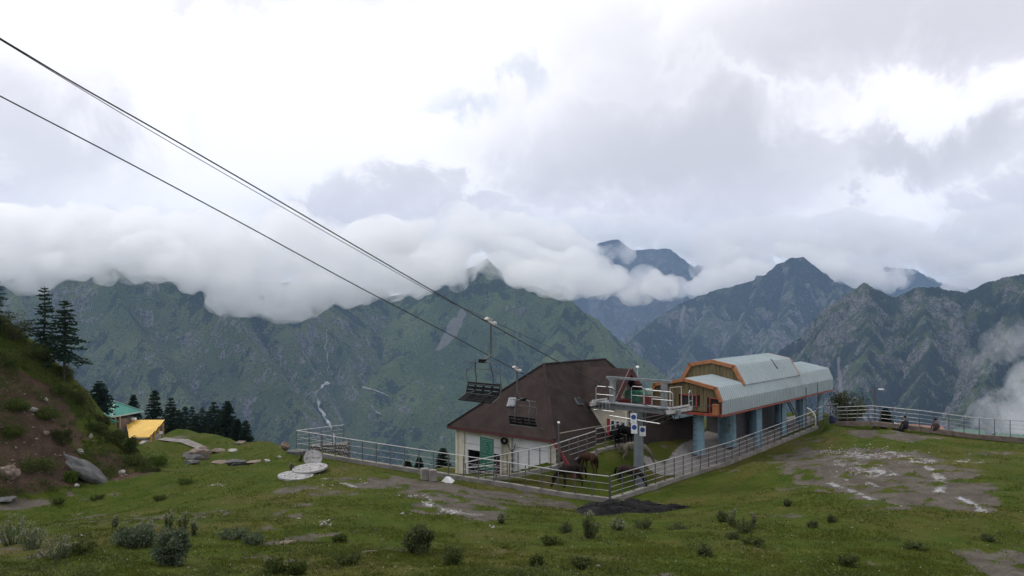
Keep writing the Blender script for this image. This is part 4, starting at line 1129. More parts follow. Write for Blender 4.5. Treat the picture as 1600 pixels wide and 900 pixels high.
for i, (t, w, rx, ry) in enumerate(((0.7, .55, .34, .34), (5.0, .45, .62, .42), (9.0, .75, .45, .38), (13.0, .95, .40, .36), (17.0, 1.0, .38, .34))):
    q = S(w, t, 0); z0 = gz(q[0], q[1]) - .2
    mb = MB(); n = 14
    ring = lambda z, k: [S(w + rx * k * math.cos(2 * math.pi * j / n), t + ry * k * math.sin(2 * math.pi * j / n), z) for j in range(n)]
    vs = ring(z0, 1.06) + ring(-6.6, .97); mb.add(vs, [(j, (j + 1) % n, n + (j + 1) % n, n + j) for j in range(n)] + [tuple(range(n)), tuple(range(n, 2 * n))])
    pl_ = mb.build('pillar', M['bluepil'], st, sbase)
    if i == 0:
        for k in range(6):
            mb = MB(); mb.tube([S(w - .20, t - .33, z0 + .5 + .36 * k), S(w - .20, t - .42, z0 + .5 + .36 * k), S(w + .02, t - .42, z0 + .5 + .36 * k), S(w + .02, t - .33, z0 + .5 + .36 * k)], 0.018, 5)
            rg_ = mb.build('rung', M['post'], pl_, (0, 0, 0)); rg_.location = -sbase
for (w, t) in ((2.0, 6.5), (2.0, 11), (2.0, 15), (2.0, 18.5)):
    q = S(w, t, 0); z0 = gz(q[0], q[1]) - .2
    mb = MB(); mb.bar(S(w, t, z0), S(w, t, -6.6), .22, .3); mb.build('post', M['bluepil'], st, sbase)
mb = MB(); q = S(-.4, 11, 0); mb.box(S(-.9, 11.5, -7.9), (2.2, 9, 2.4), B2, A2, UP); mb.build('drive_cabin', M['post'], st, sbase)
mb = MB(); mb.bar(S(1.7, 12.2, -6.7), S(1.75, 13.6, -8.0), .09, .09); mb.bar(S(1.9, 12.2, -6.7), S(1.95, 13.6, -8.0), .09, .09); mb.build('ladder', M['galv'], st, sbase)

# ------------------------------------------------------------------ lift tower with its crossarm
RD = np.array((math.sin(math.radians(42)), math.cos(math.radians(42)), 0)); RN = np.array((-RD[1], RD[0], 0))
tb = P(998, 745, 46.5); tb[2] = gzz(tb[0], tb[1])
def T(s, d, z): return np.array((tb[0], tb[1], 0)) + RN * s + RD * d + UP * z
tw = empty('lift_tower', tb, 'grey lift tower with crossarm, sheaves and catwalks in front of the station', 'lift tower')
mb = MB(); mb.tube([T(0, 0, tb[2] - .3), T(0, 0, -8), T(0, 0, -5.9)], [.29, .27, .23], 10); mb.build('column', M['towergrey'], tw, tb)
mb = MB(); mb.box(T(0, 0, -5.74), (5.2, .30, .28), RN, RD, UP); mb.build('crossarm', M['galv'], tw, tb)
mb = MB(); mb.box(T(0, -.25, -5.50), (5.0, .5, .05), RN, RD, UP); mb.build('catwalk', M['galv'], tw, tb)
for s in (1.75, -1.66):
    mb = MB(); mb.box(T(s, 0, -4.85), (.26, .26, 1.35), RN, RD, UP); mb.box(T(s, 0, -5.5), (.42, .42, .06), RN, RD, UP); mb.build('gantry_post', M['galv'], tw, tb)
mb = MB(); mb.bar(T(2.15, 0, -4.10), T(-2.1, 0, -4.10), .16, .13); mb.box(T(1.75, 0, -4.22), (.5, .2, .1), RN, RD, UP); mb.build('gantry_beam', M['galv'], tw, tb)
def loop(pts, r=.028): 
    mb = MB(); mb.tube(pts, r, 5); return mb
for (s0, s1, d, z) in ((2.55, 1.3, -.5, -4.6), (-1.2, -2.5, -.5, -4.6), (.7, -.1, .35, -4.55), (-.1, -1.3, .45, -4.7)):
    mb = loop([T(s0, d, -5.5), T(s0, d, z - .1), T(s0 - .1, d, z), T(s1 + .1, d, z), T(s1, d, z - .1), T(s1, d, -5.5)])
    mb.tube([T(s0, d, -5.05), T(s1, d, -5.05)], .02, 5); mb.build('guard_rail', M['steel'], tw, tb)
mb = MB()
for k in range(5): mb.tube([T(2.6 - .25 * k, -.5, -5.48), T(2.6 - .25 * k, -.5, -5.95)], .02, 4)
mb.tube([T(2.7, -.5, -5.95), T(1.3, -.5, -5.95)], .03, 5); mb.tube([T(1.6, -.5, -6.2), T(-1.7, -.5, -6.35)], .03, 5); mb.build('hanging_bar', M['steel'], tw, tb)
def sheaves(sc, d0, n, z):
    mb = MB(); mb.box(T(sc, d0, z), (.12, n * .42, .20), RN, RD, UP); mb.box(T(sc, d0, z + .16), (.06, n * .36, .14), RN, RD, UP); bm_ = mb.build('sheave_beam', M['clamp'], tw, tb)
    for k in range(n):
        d = d0 + (k - (n - 1) / 2) * .42
        mb = MB(); c = T(sc + .12, d, z - .05)
        mb.tube([c - RN * .06, c + RN * .06], .19, 12); w_ = mb.build('sheave', M['rubber'], bm_, (0, 0, 0)); w_.location = -tb
        mb = MB(); mb.tube([c - RN * .075, c + RN * .075], .07, 8); h_ = mb.build('sheave_hub', M['galv'], bm_, (0, 0, 0)); h_.location = -tb
sheaves(-2.4, .35, 6, -5.65); sheaves(2.55, -.15, 4, -5.6)
mb = MB()
for o_ in (0, .36): mb.tube([T(-2.6 + .0, 1.0 + o_, -5.6), T(-2.6, 1.0 + o_, -4.75 if o_ == 0 else -4.95)], .026, 5)
mb.tube([T(-2.6, 1.0, -4.75), T(-2.6, 1.12, -4.62), T(-2.6, 1.26, -4.7), T(-2.6, 1.36, -4.95)], .026, 5); mb.tube([T(-2.6, 1.0, -5.2), T(-2.6, 1.36, -5.2)], .02, 5)
mb.build('ladder_hoop', M['steel'], tw, tb)
mb = MB(); mb.tube([T(-1.6, .7, -5.5), T(-1.6, .7, -4.5), T(-2.3, .7, -4.4), T(-2.3, .7, -5.55)], .03, 5); mb.build('side_rail', M['clamp'], tw, tb)

# three blue-disc signs
def sign(px, py, hpx, D, lab):
    c = P(px, py, D); h = hpx * D / FPX; w = h * .62
    n = -c / np.linalg.norm(c); n[2] = 0; n = np.array((-.2, -.98, 0)); a = np.array((.98, -.2, 0))
    e = empty('sign', c - UP * h / 2, lab, 'sign')
    mb = MB(); mb.box(c, (w, .03, h), a, n, UP, 0); pl = mb.build('plate', M['signwhite'], e, c - UP * h / 2)
    mb = MB(); r = w * .40; cc = c + UP * h * .12 + n * .016; k = 20
    mb.prism([cc + a * r * math.cos(2 * math.pi * i / k) + UP * r * math.sin(2 * math.pi * i / k) for i in range(k)], n * .008); mb.build('disc', M['signblue'], e, c - UP * h / 2)
    mb = MB(); mb.box(c - UP * h * .36 + n * .019, (w * .28, .008, h * .05), a, n, UP); mb.build('caption_bar', M['towergrey'], e, c - UP * h / 2)
    mb = MB(); q = np.array((tb[0], tb[1], c[2])); mb.bar(c - n * .015, q, .05, .05); mb.build('bracket', M['towergrey'], e, c - UP * h / 2)
sign(990, 653.5, 15.5, 45.9, 'upper white sign with a blue disc on the left of the lift tower')
sign(991, 669.5, 15.5, 45.9, 'lower white sign with a blue disc on the left of the lift tower')
sign(1004, 673.5, 15.5, 46.2, 'small white sign with a blue disc on the right of the lift tower')

# green machine housing and red cabin behind the tower
gb = P(1001, 640, 51.0); gb0 = gb.copy(); gb0[2] = gz(gb[0], gb[1])
gh = empty('machine_housing', gb0, 'green machine housing with a dark red hoarding behind the lift tower', 'machine')
mb = MB(); mb.box(P(997, 620, 51.5), (1.15, 1.1, .85), B2, A2, UP); mb.build('green_casing', M['greenbox'], gh, gb0, bevel=.05)
mb = MB(); mb.box(P(1012, 612, 51.2), (.42, .6, .4), B2, A2, UP); mb.build('pale_tank', mat('pale green tank', (.17, .27, .22), .5), gh, gb0, bevel=.05)
mb = MB(); mb.box(P(1010, 625, 50.4), (.62, .08, .5), B2, A2, UP); mb.build('red_panel', M['darkred'], gh, gb0)
mb = MB(); mb.box(P(972, 624, 51.2), (.9, .08, .12), B2, A2, UP); mb.box(P(974, 627, 50.9), (.7, .08, .25), B2, A2, UP); mb.build('red_rail', M['red'], gh, gb0)
mb = MB()
for a, b in ((985, 51.5), (1008, 51.5), (997, 50.6)):
    q = P(a, 630, b); mb.bar((q[0], q[1], -6.4), (q[0], q[1], gz(q[0], q[1]) - .2), .12, .12)
mb.build('leg', M['post'], gh, gb0)
mb = MB()
rr = np.random.default_rng(9)
for k in range(10):
    q = P(990 + rr.uniform(-8, 14), 600 + rr.uniform(-3, 10), 51.3 + rr.uniform(-.3, .3))
    mb.box(q, (rr.uniform(.06, .2), .1, rr.uniform(.06, .2)), B2, A2, UP, 0)
mb.build('fittings', M['maroon'], gh, gb0)['kind'] = 'stuff'

# ------------------------------------------------------------------ ropes
def rope_plane(o, dirv, pix):
    n = np.array((-dirv[1], dirv[0], 0)); out = []
    for (a, b) in pix:
        r = ray(a, b); out.append(r * (np.dot(o, n) / np.dot(r, n)))
    return out
def bez(pts, n=10):
    pts = [np.array(p) for p in pts]; out = []
    for i in range(len(pts) - 1):
        p0 = pts[max(i - 1, 0)]; p1 = pts[i]; p2 = pts[i + 1]; p3 = pts[min(i + 2, len(pts) - 1)]
        for k in range(n):
            t = k / n; out.append(0.5 * ((2 * p1) + (-p0 + p2) * t + (2 * p0 - 5 * p1 + 4 * p2 - p3) * t * t + (-p0 + 3 * p1 - 3 * p2 + p3) * t ** 3))
    return out + [pts[-1]]
def rope(nm, o, dirv, pix, ends, r, label, pre=0):
    w = rope_plane(o, dirv, pix)
    d = w[0] - w[1]; d /= np.linalg.norm(d)
    w = [w[0] + (d + UP * .02) * 12, w[0] + d * 5] + w + ends
    mb = MB(); mb.tube(bez(w, 5), r, 6)
    return tag(mb.build(nm, M['cable'], None, w[-1]), label, 'cable')
o1 = T(-2.4, 0, 0); o2 = T(2.55, 0, 0)
rope('haul_rope', o1, RD, [(0, 60), (120, 132), (250, 206), (400, 293), (550, 381), (665, 448), (768, 507), (860, 558.5), (940, 600), (1010, 634)],
     [T(-2.4, -.6, -5.52), T(-2.4, 1.4, -5.55), S(2.1, 0.3, -6.1)], .021, 'upper steel haul rope carrying the nearer hanging chair', )
rope('haul_rope', o2, RD, [(0, 150), (200, 254), (380, 350), (560, 448), (700, 521), (806, 578), (880, 612), (926, 631)],
     [T(2.55, -.6, -5.48), T(2.55, .7, -5.5), S(-1.9, .3, -6.0)], .022, 'lower steel haul rope carrying the farther hanging chair')
w = rope_plane(T(-1.2, 0, 0), RD, [(0, 62), (110, 129), (240, 207), (400, 300), (560, 392), (690, 465), (744, 490), (860, 543)])
w += [P(907, 562, 50.5), P(922, 572, 52.0)]
w = [w[0] + (w[0] - w[1]) / np.linalg.norm(w[0] - w[1]) * 12] + w
mb = MB(); mb.tube(bez(w, 5), .012, 5); tag(mb.build('signal_cable', M['cable'], None, w[-1]), 'thin signal cable running down to the brown lodge roof', 'cable')

# ------------------------------------------------------------------ hanging chairs
def chair(grip, sgn, label, tilt):
    """sgn: +1 sits towards the rope's uphill end"""
    e = empty('lift_chair', grip, label, 'lift chair', 'chairs hanging from the lift ropes')
    d = -RD * sgn; n = RN
    sl = np.array((-.63, -.70, .34)); sl /= np.linalg.norm(sl)
    Q = lambda f, s, z: grip + d * f + n * s + UP * z      # f: forward, s: sideways, z
    mb = MB(); up_ = np.cross(np.cross(sl, UP), sl)
    mb.box(grip + UP * .02, (.42, .16, .14), sl, np.cross(up_, sl), up_, 0)
    for k in (-.24, .26): mb.tube([grip + sl * k - n * .09 + UP * .08, grip + sl * k + n * .09 + UP * .08], .07, 8)
    mb.box(grip + sl * .1 + UP * .16, (.3, .1, .06), sl, np.cross(up_, sl), up_)
    mb.build('grip', M['clamp'], e, grip, bevel=.015)
    mb = MB(); mb.tube(bez([Q(0, 0, -.05), Q(0, 0, -.6), Q(0, 0, -1.15), Q(.06, 0, -1.32), Q(.22, 0, -1.45), Q(.50, 0, -1.5)], 4), .045, 8); mb.build('hanger', M['hanger'], e, grip)
    mb = MB(); mb.box(Q(.5, 0, -1.52), (.18, .28, .14), d, n, UP); mb.build('pivot', M['black'], e, grip)
    mb = MB()
    for s in (-1, 1):
        mb.tube(bez([Q(.5, 0, -1.55), Q(.5, .30 * s, -1.56), Q(.47, .42 * s, -1.62), Q(.42, .48 * s, -1.95), Q(.36, .48 * s, -2.25), Q(.45, .48 * s, -2.75), Q(.90, .48 * s, -2.82)], 5), .031, 6)
    mb.build('bail', M['hanger'], e, grip)
    mb = MB(); mb.tube([Q(.5, .45, -1.56), Q(.52, .95, -1.57)], .016, 5); mb.tube([Q(.52, .7, -1.57), Q(.42, .45, -1.85)], .014, 5)
    mb.build('footrest_arm', M['hanger'], e, grip)
    mb = MB(); mb.tube([Q(.5, -.45, -1.56), Q(.52, -.8, -1.57)], .014, 5); mb.build('footrest_arm', M['hanger'], e, grip)
    mb = MB(); mb.tube(bez([Q(.39, .92, -2.6), Q(.46, .94, -2.05), Q(.48, .80, -1.87), Q(.48, 0, -1.85), Q(.48, -.80, -1.87), Q(.46, -.94, -2.05), Q(.39, -.92, -2.6)], 4), .018, 5); mb.build('safety_bar', M['hanger'], e, grip)
    mb = MB(); mb.tube([Q(.41, -.94, -2.5), Q(.41, .94, -2.5)], .02, 6); mb.tube([Q(.49, -.94, -2.9), Q(.49, .94, -2.9)], .02, 6)
    for s in (-1, 1): mb.tube([Q(.37, .94 * s, -2.42), Q(.49, .94 * s, -2.9), Q(.93, .94 * s, -2.9 - tilt)], .02, 6)
    mb.build('seat_frame', M['hanger'], e, grip)
    for k in range(4):
        s0 = (k - 1.5) * .465
        zb, zt = -2.86, -2.42
        mb = MB()
        for (za, zc) in ((.0, .30), (.38, .64), (.74, 1.0)):      # slats with slots between
            a = zb + (zt - zb) * za; c = zb + (zt - zb) * zc
            fa = .49 - .12 * za; fc = .49 - .12 * zc
            mb.prism([Q(fa, s0 - .22, a), Q(fa, s0 + .22, a), Q(fc, s0 + .22, c), Q(fc, s0 - .22, c)], d * .035)
        for s in (-.22, .185): mb.prism([Q(.49, s0 + s, zb), Q(.49, s0 + s + .035, zb), Q(.37, s0 + s + .035, zt), Q(.37, s0 + s, zt)], d * .03)
        mb.build('backrest', M['black'], e, grip)
        mb = MB()
        for (a, c) in ((0, .38), (.44, .68), (.76, 1.0)):
            fa, fc = .51 + .46 * a, .51 + .46 * c; za, zc = -2.88 - tilt * a, -2.88 - tilt * c
            mb.prism([Q(fa, s0 - .22, za), Q(fa, s0 + .22, za), Q(fc, s0 + .22, zc), Q(fc, s0 - .22, zc)], -UP * .035)
        for s in (-.22, .185): mb.prism([Q(.51, s0 + s, -2.88), Q(.51, s0 + s + .035, -2.88), Q(.97, s0 + s + .035, -2.88 - tilt), Q(.97, s0 + s, -2.88 - tilt)], -UP * .03)
        mb.build('seat', M['black'], e, grip)
    return e
g1 = rope_plane(o1, RD, [(767, 505)])[0]; g2 = rope_plane(o2, RD, [(808, 579)])[0]
chair(g1, 1, 'four-seat black lift chair hanging against the mountain, nearer of the two', .22)
chair(g2, -1, 'four-seat black lift chair hanging in front of the brown roof', .10)

# ------------------------------------------------------------------ railings on their kerbs
def unit_post(h, r=.028):
    mb = MB(); mb.tube([(0, 0, -.12), (0, 0, h)], r, 6)
    mb.tube([(0, 0, -.02), (0, 0, .02)], r * 2.2, 6)
    me = mb.build('tmp', M['post'], None).data
    bpy.data.objects.remove(bpy.data.objects['tmp']); return me
POSTS = {}
def post_mesh(h):
    k = round(h, 2)
    if k not in POSTS: POSTS[k] = unit_post(k); POSTS[k].name = 'post'
    return POSTS[k]
def railing(pts, n_post, h, label, kerb=.0, nr=3, top=.027, mid=.012, toprail=True, kw=.3, kd=.6, extra=None, matt='concrete'):
    """pts: polyline along the foot of the railing; posts every so often; kerb under it"""
    pts = [np.array(p, float) for p in pts]
    e = empty('railing', pts[0], label, 'railing')
    Lc = np.cumsum([0] + [np.linalg.norm((b - a)) for a, b in zip(pts[:-1], pts[1:])])
    at = lambda s: np.array([np.interp(s, Lc, [p[k] for p in pts]) for k in range(3)])
    for i in range(n_post):
        q = at(Lc[-1] * i / (n_post - 1)); o = bpy.data.objects.new('post', post_mesh(h)); COL.objects.link(o); o.parent = e; o.location = q - pts[0]
    if toprail:
        mb = MB(); mb.tube([p + UP * h for p in pts], top, 8); mb.build('handrail', M['steel'], e, pts[0])
    for k in range(nr):
        mb = MB(); z = h * (k + 1) / (nr + 1); mb.tube([p + UP * z for p in pts], mid, 5); mb.build('rail', M['steel'], e, pts[0])
    if kerb > 0:
        mb = MB()
        for a, b in zip(pts[:-1], pts[1:]):
            mb.bar(a - UP * kd / 2, b - UP * kd / 2, kw, kd + .0)
        mb.build('kerb', M[matt], e, pts[0])
    return e
def gpk(px, py, D): return P(px, py, D)
cor = P(952, 778, 43); 
# front-left railing, from the terrace corner down to the near corner
lend = P(463, 701.5, 50); lk = [lend, P(548, 716, 48.6), P(648, 732, 47.1), P(725, 744, 46.0), P(800, 755.5, 44.9), P(880, 769, 43.9), cor]
railing(lk, 22, 1.1, 'long grey steel railing in front of the lodge, running left from the near corner', .2, 2, kd=.55)
# right railing to the station's far end
rk = [cor + np.array((.06, 0, 0)), P(1020, 757, 45.6), P(1140, 719, 52.2), P(1276, 665, 61.8)]
railing(rk, 27, 1.12, 'long grey steel railing between the station and the open meadow', .2, 3, kd=.5)
# far return of the left terrace
railing([P(463, 701.5, 50.05), P(537, 690, 55)], 5, 1.1, 'short railing returning along the far side of the left terrace', 0, 3)
# ramp railing in front of the lodge wall
rp = [P(727, 755, 46.6), P(770, 746, 46.2), P(860, 729, 45.9), P(931, 705, 47.4)]
railing(rp, 14, 1.15, 'steel railing rising past the white lodge shutter', .2, 3, kd=.22)
railing([P(931, 703, 47.5), P(988, 689, 49.8)], 5, 1.2, 'short railing above the dark horses beside the brown roof', .2, 3, kd=.22)
railing([P(1010, 690, 52.5), P(1062, 668, 56)], 7, 1.15, 'dark red railing behind the lift tower', .0, 3, mid=.02)
# far right railing
fr = [P(1308, 659, 60.5), P(1362, 667, 58.0), P(1440, 671, 55.5), P(1520, 680, 54.2), P(1600, 688, 53.2), P(1760, 704, 51)]
for k in range(1, len(fr)):
    fr[k][2] = max(fr[k][2], gz(fr[k][0], fr[k][1]) + .05)
railing(fr, 21, 1.05, 'long grey steel railing at the far edge of the right meadow', .2, 3, kd=.3, matt='timber')
railing([P(1276, 665, 61.8), P(1288, 660, 62.5), P(1309, 658, 60.6)], 4, 1.25, 'short railing joining the station end to the meadow edge', 0, 3)
railing([P(727, 757, 46.6), P(775, 752, 45.7)], 4, .9, 'low steel rail at the foot of the notice board', 0, 2)
# terrace masonry at the left end
def wall_block(nm, pts, h, th, mt, label, cat='wall'):
    pts = [np.array(p, float) for p in pts]; mb = MB()
    d = pts[1] - pts[0]; d[2] = 0; d /= np.linalg.norm(d); n = np.array((-d[1], d[0], 0))
    mb.prism([pts[0], pts[1], pts[1] - UP * h, pts[0] - UP * h], n * th)
    return tag(mb.build(nm, mt, None, pts[0] - UP * h, bevel=.03), label, cat)
wall_block('terrace_wall', [P(446, 705, 49.6), P(470, 706, 49.2)], 1.3, .9, M['rock'], 'low dark stone plinth at the left end of the terrace')
# pale gabion wall of cobbles
gbp = [P(484, 699, 53.5), P(544, 695, 53.8)]
gb_ = empty('cobble_wall', gbp[0], 'pale cobble retaining wall seen through the left railing', 'wall')
mb = MB(); mb.prism([gbp[0] + UP * .1, gbp[1] + UP * .1, gbp[1] - UP * 1.6, gbp[0] - UP * 1.6], np.array((0, .8, 0))); mb.build('core', M['rock'], gb_, gbp[0])
rr = np.random.default_rng(2); mb = MB(); cob = MB()
_bm = bmesh.new(); bmesh.ops.create_icosphere(_bm, subdivisions=1, radius=1); cobme = bpy.data.meshes.new('cobble'); 
for v in _bm.verts: v.co *= 1 + rr.normal(0, .08)
_bm.to_mesh(cobme); _bm.free(); cobme.materials.append(M['palerock'])
for i in range(16):
    for j in range(8):
        o = bpy.data.objects.new('cobble', cobme); COL.objects.link(o); o.parent = gb_
        u = (i + .5 * (j % 2) + rr.uniform(-.15, .15)) / 16
        o.location = (gbp[1] - gbp[0]) * u - UP * (j * .18 - .05 + rr.uniform(-.03, .03)) - np.array((0, .01, 0))
        o.scale = (rr.uniform(.055, .085), .06, rr.uniform(.045, .075)); o.rotation_euler = (0, rr.uniform(-.5, .5), 0)
for (px, py, D, s, lab) in ((664, 742, 46.6, .42, 'pale grey concrete block left of the lodge, left one'), (676, 744, 46.4, .40, 'pale grey concrete block left of the lodge, right one')):
    q = on(px, py + 6); mb = MB(); mb.box(q + UP * .28, (s, s, .62), (.95, .3, 0), (-.3, .95, 0), UP); tag(mb.build('concrete_block', M['concrete'], None, q, bevel=.04), lab, 'block')
q = on(698, 751); mb = MB()
mb.add([q + np.array(v) for v in ((-.35, 0, 0), (.3, -.1, 0), (.4, .35, .05), (-.25, .4, .05), (-.05, .1, .32), (.15, .22, .28))], [(0, 1, 4), (1, 2, 5, 4), (2, 3, 5), (3, 0, 4, 5)])
tag(mb.build('plastic_sheet', M['white'], None, q), 'crumpled white plastic sheet on the ground left of the lodge corner', 'sheet')
# ------------------------------------------------------------------ trees, shrubs, rocks
def tri_mesh(nm, V, F, mt):
    me = np_mesh(nm, V, F); me.materials.append(mt); return me
def blades(c, d, L, w, nrm=None, R=None):
    """one thin leaf triangle-pair (quad kite) per row: centre base c, direction d, length L, width w"""
    R = R or rng
    n = len(c); d = d / (np.linalg.norm(d, axis=1, keepdims=True) + 1e-9)
    a = R.normal(size=(n, 3)); s = np.cross(d, a); s /= np.linalg.norm(s, axis=1, keepdims=True) + 1e-9
    L = np.broadcast_to(L, n)[:, None]; w = np.broadcast_to(w, n)[:, None]
    V = np.stack((c, c + d * L * .5 + s * w * .5, c + d * L, c + d * L * .5 - s * w * .5), 1).reshape(-1, 3)
    F = np.arange(n * 4).reshape(n, 4)
    return V, F
def conifer(h, rad, seed, mt, dens=1.0, bare=0.14, ragged=0.35, lean=0.0, shape=0.85, wh=1.0):
    """returns (trunk mesh, crown mesh) standing at the origin"""
    R = np.random.default_rng(seed); mb = MB()
    mb.tube([(lean * (k / 5) ** 2 * h, .02 * h * math.sin(k + seed), -0.06 * h if k == 0 else h * k / 5) for k in range(6)], [h * .020 * (1 - k / 5.6) + .008 for k in range(6)], 6)
    C = []; D_ = []; LL = []; WW = []
    nw = int((15 * (0.7 + .3 * dens) + h) * wh)
    for i in range(nw):
        f = bare + (1 - bare) * (i + R.uniform(-.3, .3)) / nw
        z = h * f; g = (1 - (f - bare) / (1 - bare))
        nb = int(R.integers(5, 8))
        ph = R.uniform(0, 6.28)
        for b in range(nb):
            Lb = rad * (g ** shape * (1 - ragged * R.random()) + 0.05)
            if R.random() < ragged * .28: continue
            a = ph + b * 6.283 / nb + R.normal(0, .25)
            el = 0.30 * (1 - g) - 0.20 * g + R.normal(0, .10)
            dv = np.array((math.cos(a) * math.cos(el), math.sin(a) * math.cos(el), math.sin(el)))
            p0 = np.array((lean * f * f * h, 0, z))
            mb.tube([p0, p0 + dv * Lb * .5 - UP * .03 * Lb, p0 + dv * Lb * .9], [.010 * h * .25 + .006, .008, .004], 3, caps=False)
            n = max(3, int(9 * dens * Lb / max(rad, .1) + 4))
            for k in range(n):
                t = (k + R.random()) / n
                q = p0 + dv * Lb * t - UP * (.10 * Lb * t * t) + R.normal(0, .03, 3) * Lb
                m = 5
                for _ in range(m):
                    s = R.normal(0, 1, 3); s[2] = s[2] * .35 + .12
                    C.append(q); D_.append(dv * .9 + s * .75); LL.append(h * .040 * R.uniform(.6, 1.35) * (0.55 + .6 * g)); WW.append(h * .0145 * R.uniform(.7, 1.3))
    V, F = blades(np.array(C), np.array(D_), np.array(LL), np.array(WW), R=R)
    me = bpy.data.meshes.new('trunk'); me.from_pydata(mb.v, [], mb.f); me.materials.append(M['bark']); me.update()
    return me, tri_mesh('crown', V, F, mt)
def place_tree(name, pos, meshes, label, cat, group=None, rz=0, sc=1.0):
    e = empty(name, pos, label, cat, group, rz); e.scale = (sc, sc, sc)
    for nm, me in zip(('trunk', 'crown'), meshes):
        o = bpy.data.objects.new(nm, me); COL.objects.link(o); o.parent = e
    return e
def leafy(h, rx, seed, mt, n=2600, leaf=.06, trunk=.25, lobes=22, low=0.1, flat=1.0):
    R = np.random.default_rng(seed); mb = MB(); C = []; D_ = []
    cs = []
    for k in range(lobes):
        a = R.uniform(0, 6.283); r = rx * math.sqrt(R.random()) * .75; z = h * (low + (1 - low) * R.uniform(.12, .86))
        f = math.sin(math.pi * min(1, max(.12, (z / h - low * .6) / (1 - low * .5)))) ** .6
        cs.append(np.array((r * f * math.cos(a), r * f * math.sin(a), z)))
        mb.tube([(0, 0, -.05), cs[-1] * np.array((.35, .35, .45)), cs[-1]], [h * .02 + .01, h * .012 + .004, .004], 4, caps=False)
    per = n // lobes
    for c in cs:
        rr_ = rx * R.uniform(.22, .42)
        q = R.normal(0, 1, (per, 3)); q /= np.linalg.norm(q, axis=1, keepdims=True)
        p = c + q * rr_ * (R.random((per, 1)) ** .45) * np.array((1, 1, .8 * flat))
        C.append(p); D_.append(q * .8 + R.normal(0, .6, (per, 3)) + UP * .25)
    C = np.concatenate(C); D_ = np.concatenate(D_); ok = C[:, 2] > .01; C = C[ok]; D_ = D_[ok]
    V, F = blades(C, D_, leaf * R.uniform(.6, 1.4, len(C)), leaf * .5 * R.uniform(.6, 1.3, len(C)), R=R)
    me = bpy.data.meshes.new('stem'); me.from_pydata(mb.v, [], mb.f); me.materials.append(M['bark']); me.update()
    return me, tri_mesh('foliage', V, F, mt)
def place_shrub(name, pos, meshes, label, cat='shrub', group=None, rz=0, sc=1.0):
    e = empty(name, pos, label, cat, group, rz); e.scale = (sc, sc, sc)
    for nm, me in zip(('stem', 'foliage'), meshes):
        o = bpy.data.objects.new(nm, me); COL.objects.link(o); o.parent = e
    return e
def spiky(h, rx, seed, mt, ns=26, lpl=26, leaf=.09, heads=None, up=1.0):
    """upright stems carrying narrow leaves, optionally pale flower heads"""
    R = np.random.default_rng(seed); mb = MB(); C = []; D_ = []; HC = []
    for s in range(ns):
        a = R.uniform(0, 6.283); r = rx * math.sqrt(R.random()); hh = h * R.uniform(.55, 1.0) * (1 - .45 * (r / rx) ** 2)
        tip = np.array((r * math.cos(a), r * math.sin(a), hh)); b = tip * np.array((.35, .35, 0))
        mid = (b + tip) / 2 + np.array((r * .1 * math.cos(a), r * .1 * math.sin(a), hh * .08))
        mb.tube([b - UP * .05, mid, tip], [.009, .007, .004], 3, caps=False)
        t = R.random(lpl) * .92 + .08
        p = (1 - t)[:, None] ** 2 * b + 2 * ((1 - t) * t)[:, None] * mid + (t ** 2)[:, None] * tip
        C.append(p); q = R.normal(0, 1, (lpl, 3)); q[:, 2] = np.abs(q[:, 2]) * .5 * up; D_.append(q)
        if heads: HC.append(tip)
    C = np.concatenate(C); D_ = np.concatenate(D_)
    V, F = blades(C, D_, leaf * R.uniform(.6, 1.3, len(C)), leaf * .24 * R.uniform(.7, 1.3, len(C)), R=R)
    me = bpy.data.meshes.new('stem'); me.from_pydata(mb.v, [], mb.f); me.materials.append(mt); me.update()
    out = [me, tri_mesh('foliage', V, F, mt)]
    if heads:
        HC = np.repeat(np.array(HC), 16, 0) + R.normal(0, heads, (len(HC) * 16, 3))
        V, F = blades(HC, R.normal(0, 1, (len(HC), 3)), heads * 1.5, heads * .9, R=R)
        out.append(tri_mesh('flower_head', V, F, L['pale']))
    return out
def place_plant(name, pos, meshes, label, cat='plant', group=None, rz=0, sc=1.0):
    e = empty(name, pos, label, cat, group, rz); e.scale = (sc, sc, sc)
    for nm, me in zip(('stem', 'foliage', 'flower_head'), meshes):
        o = bpy.data.objects.new(nm, me); COL.objects.link(o); o.parent = e
        if nm == 'flower_head': o['kind'] = 'stuff'
    return e
def at(px, py, D, dz=-.1):
    p = P(px, py, D); z = gzz(p[0], p[1]); return np.array((p[0], p[1], z + dz)), p[2] - z
def tree_at(name, px, pyb, pyt, D, rpx, seed, mt, label, cat='tree', group=None, **kw):
    b = P(px, pyb, D); t = P(px, pyt, D); z = min(gzz(b[0], b[1]) - .1, b[2]); h = t[2] - z
    kw.setdefault('bare', .14)
    vis = (b[2] - z) / h; kw['bare'] = min(.75, vis + kw['bare'] * (1 - vis))
    ms = conifer(h, rpx * D / FPX, seed, mt, **kw)
    return place_tree(name, (b[0], b[1], z), ms, label, cat, group)
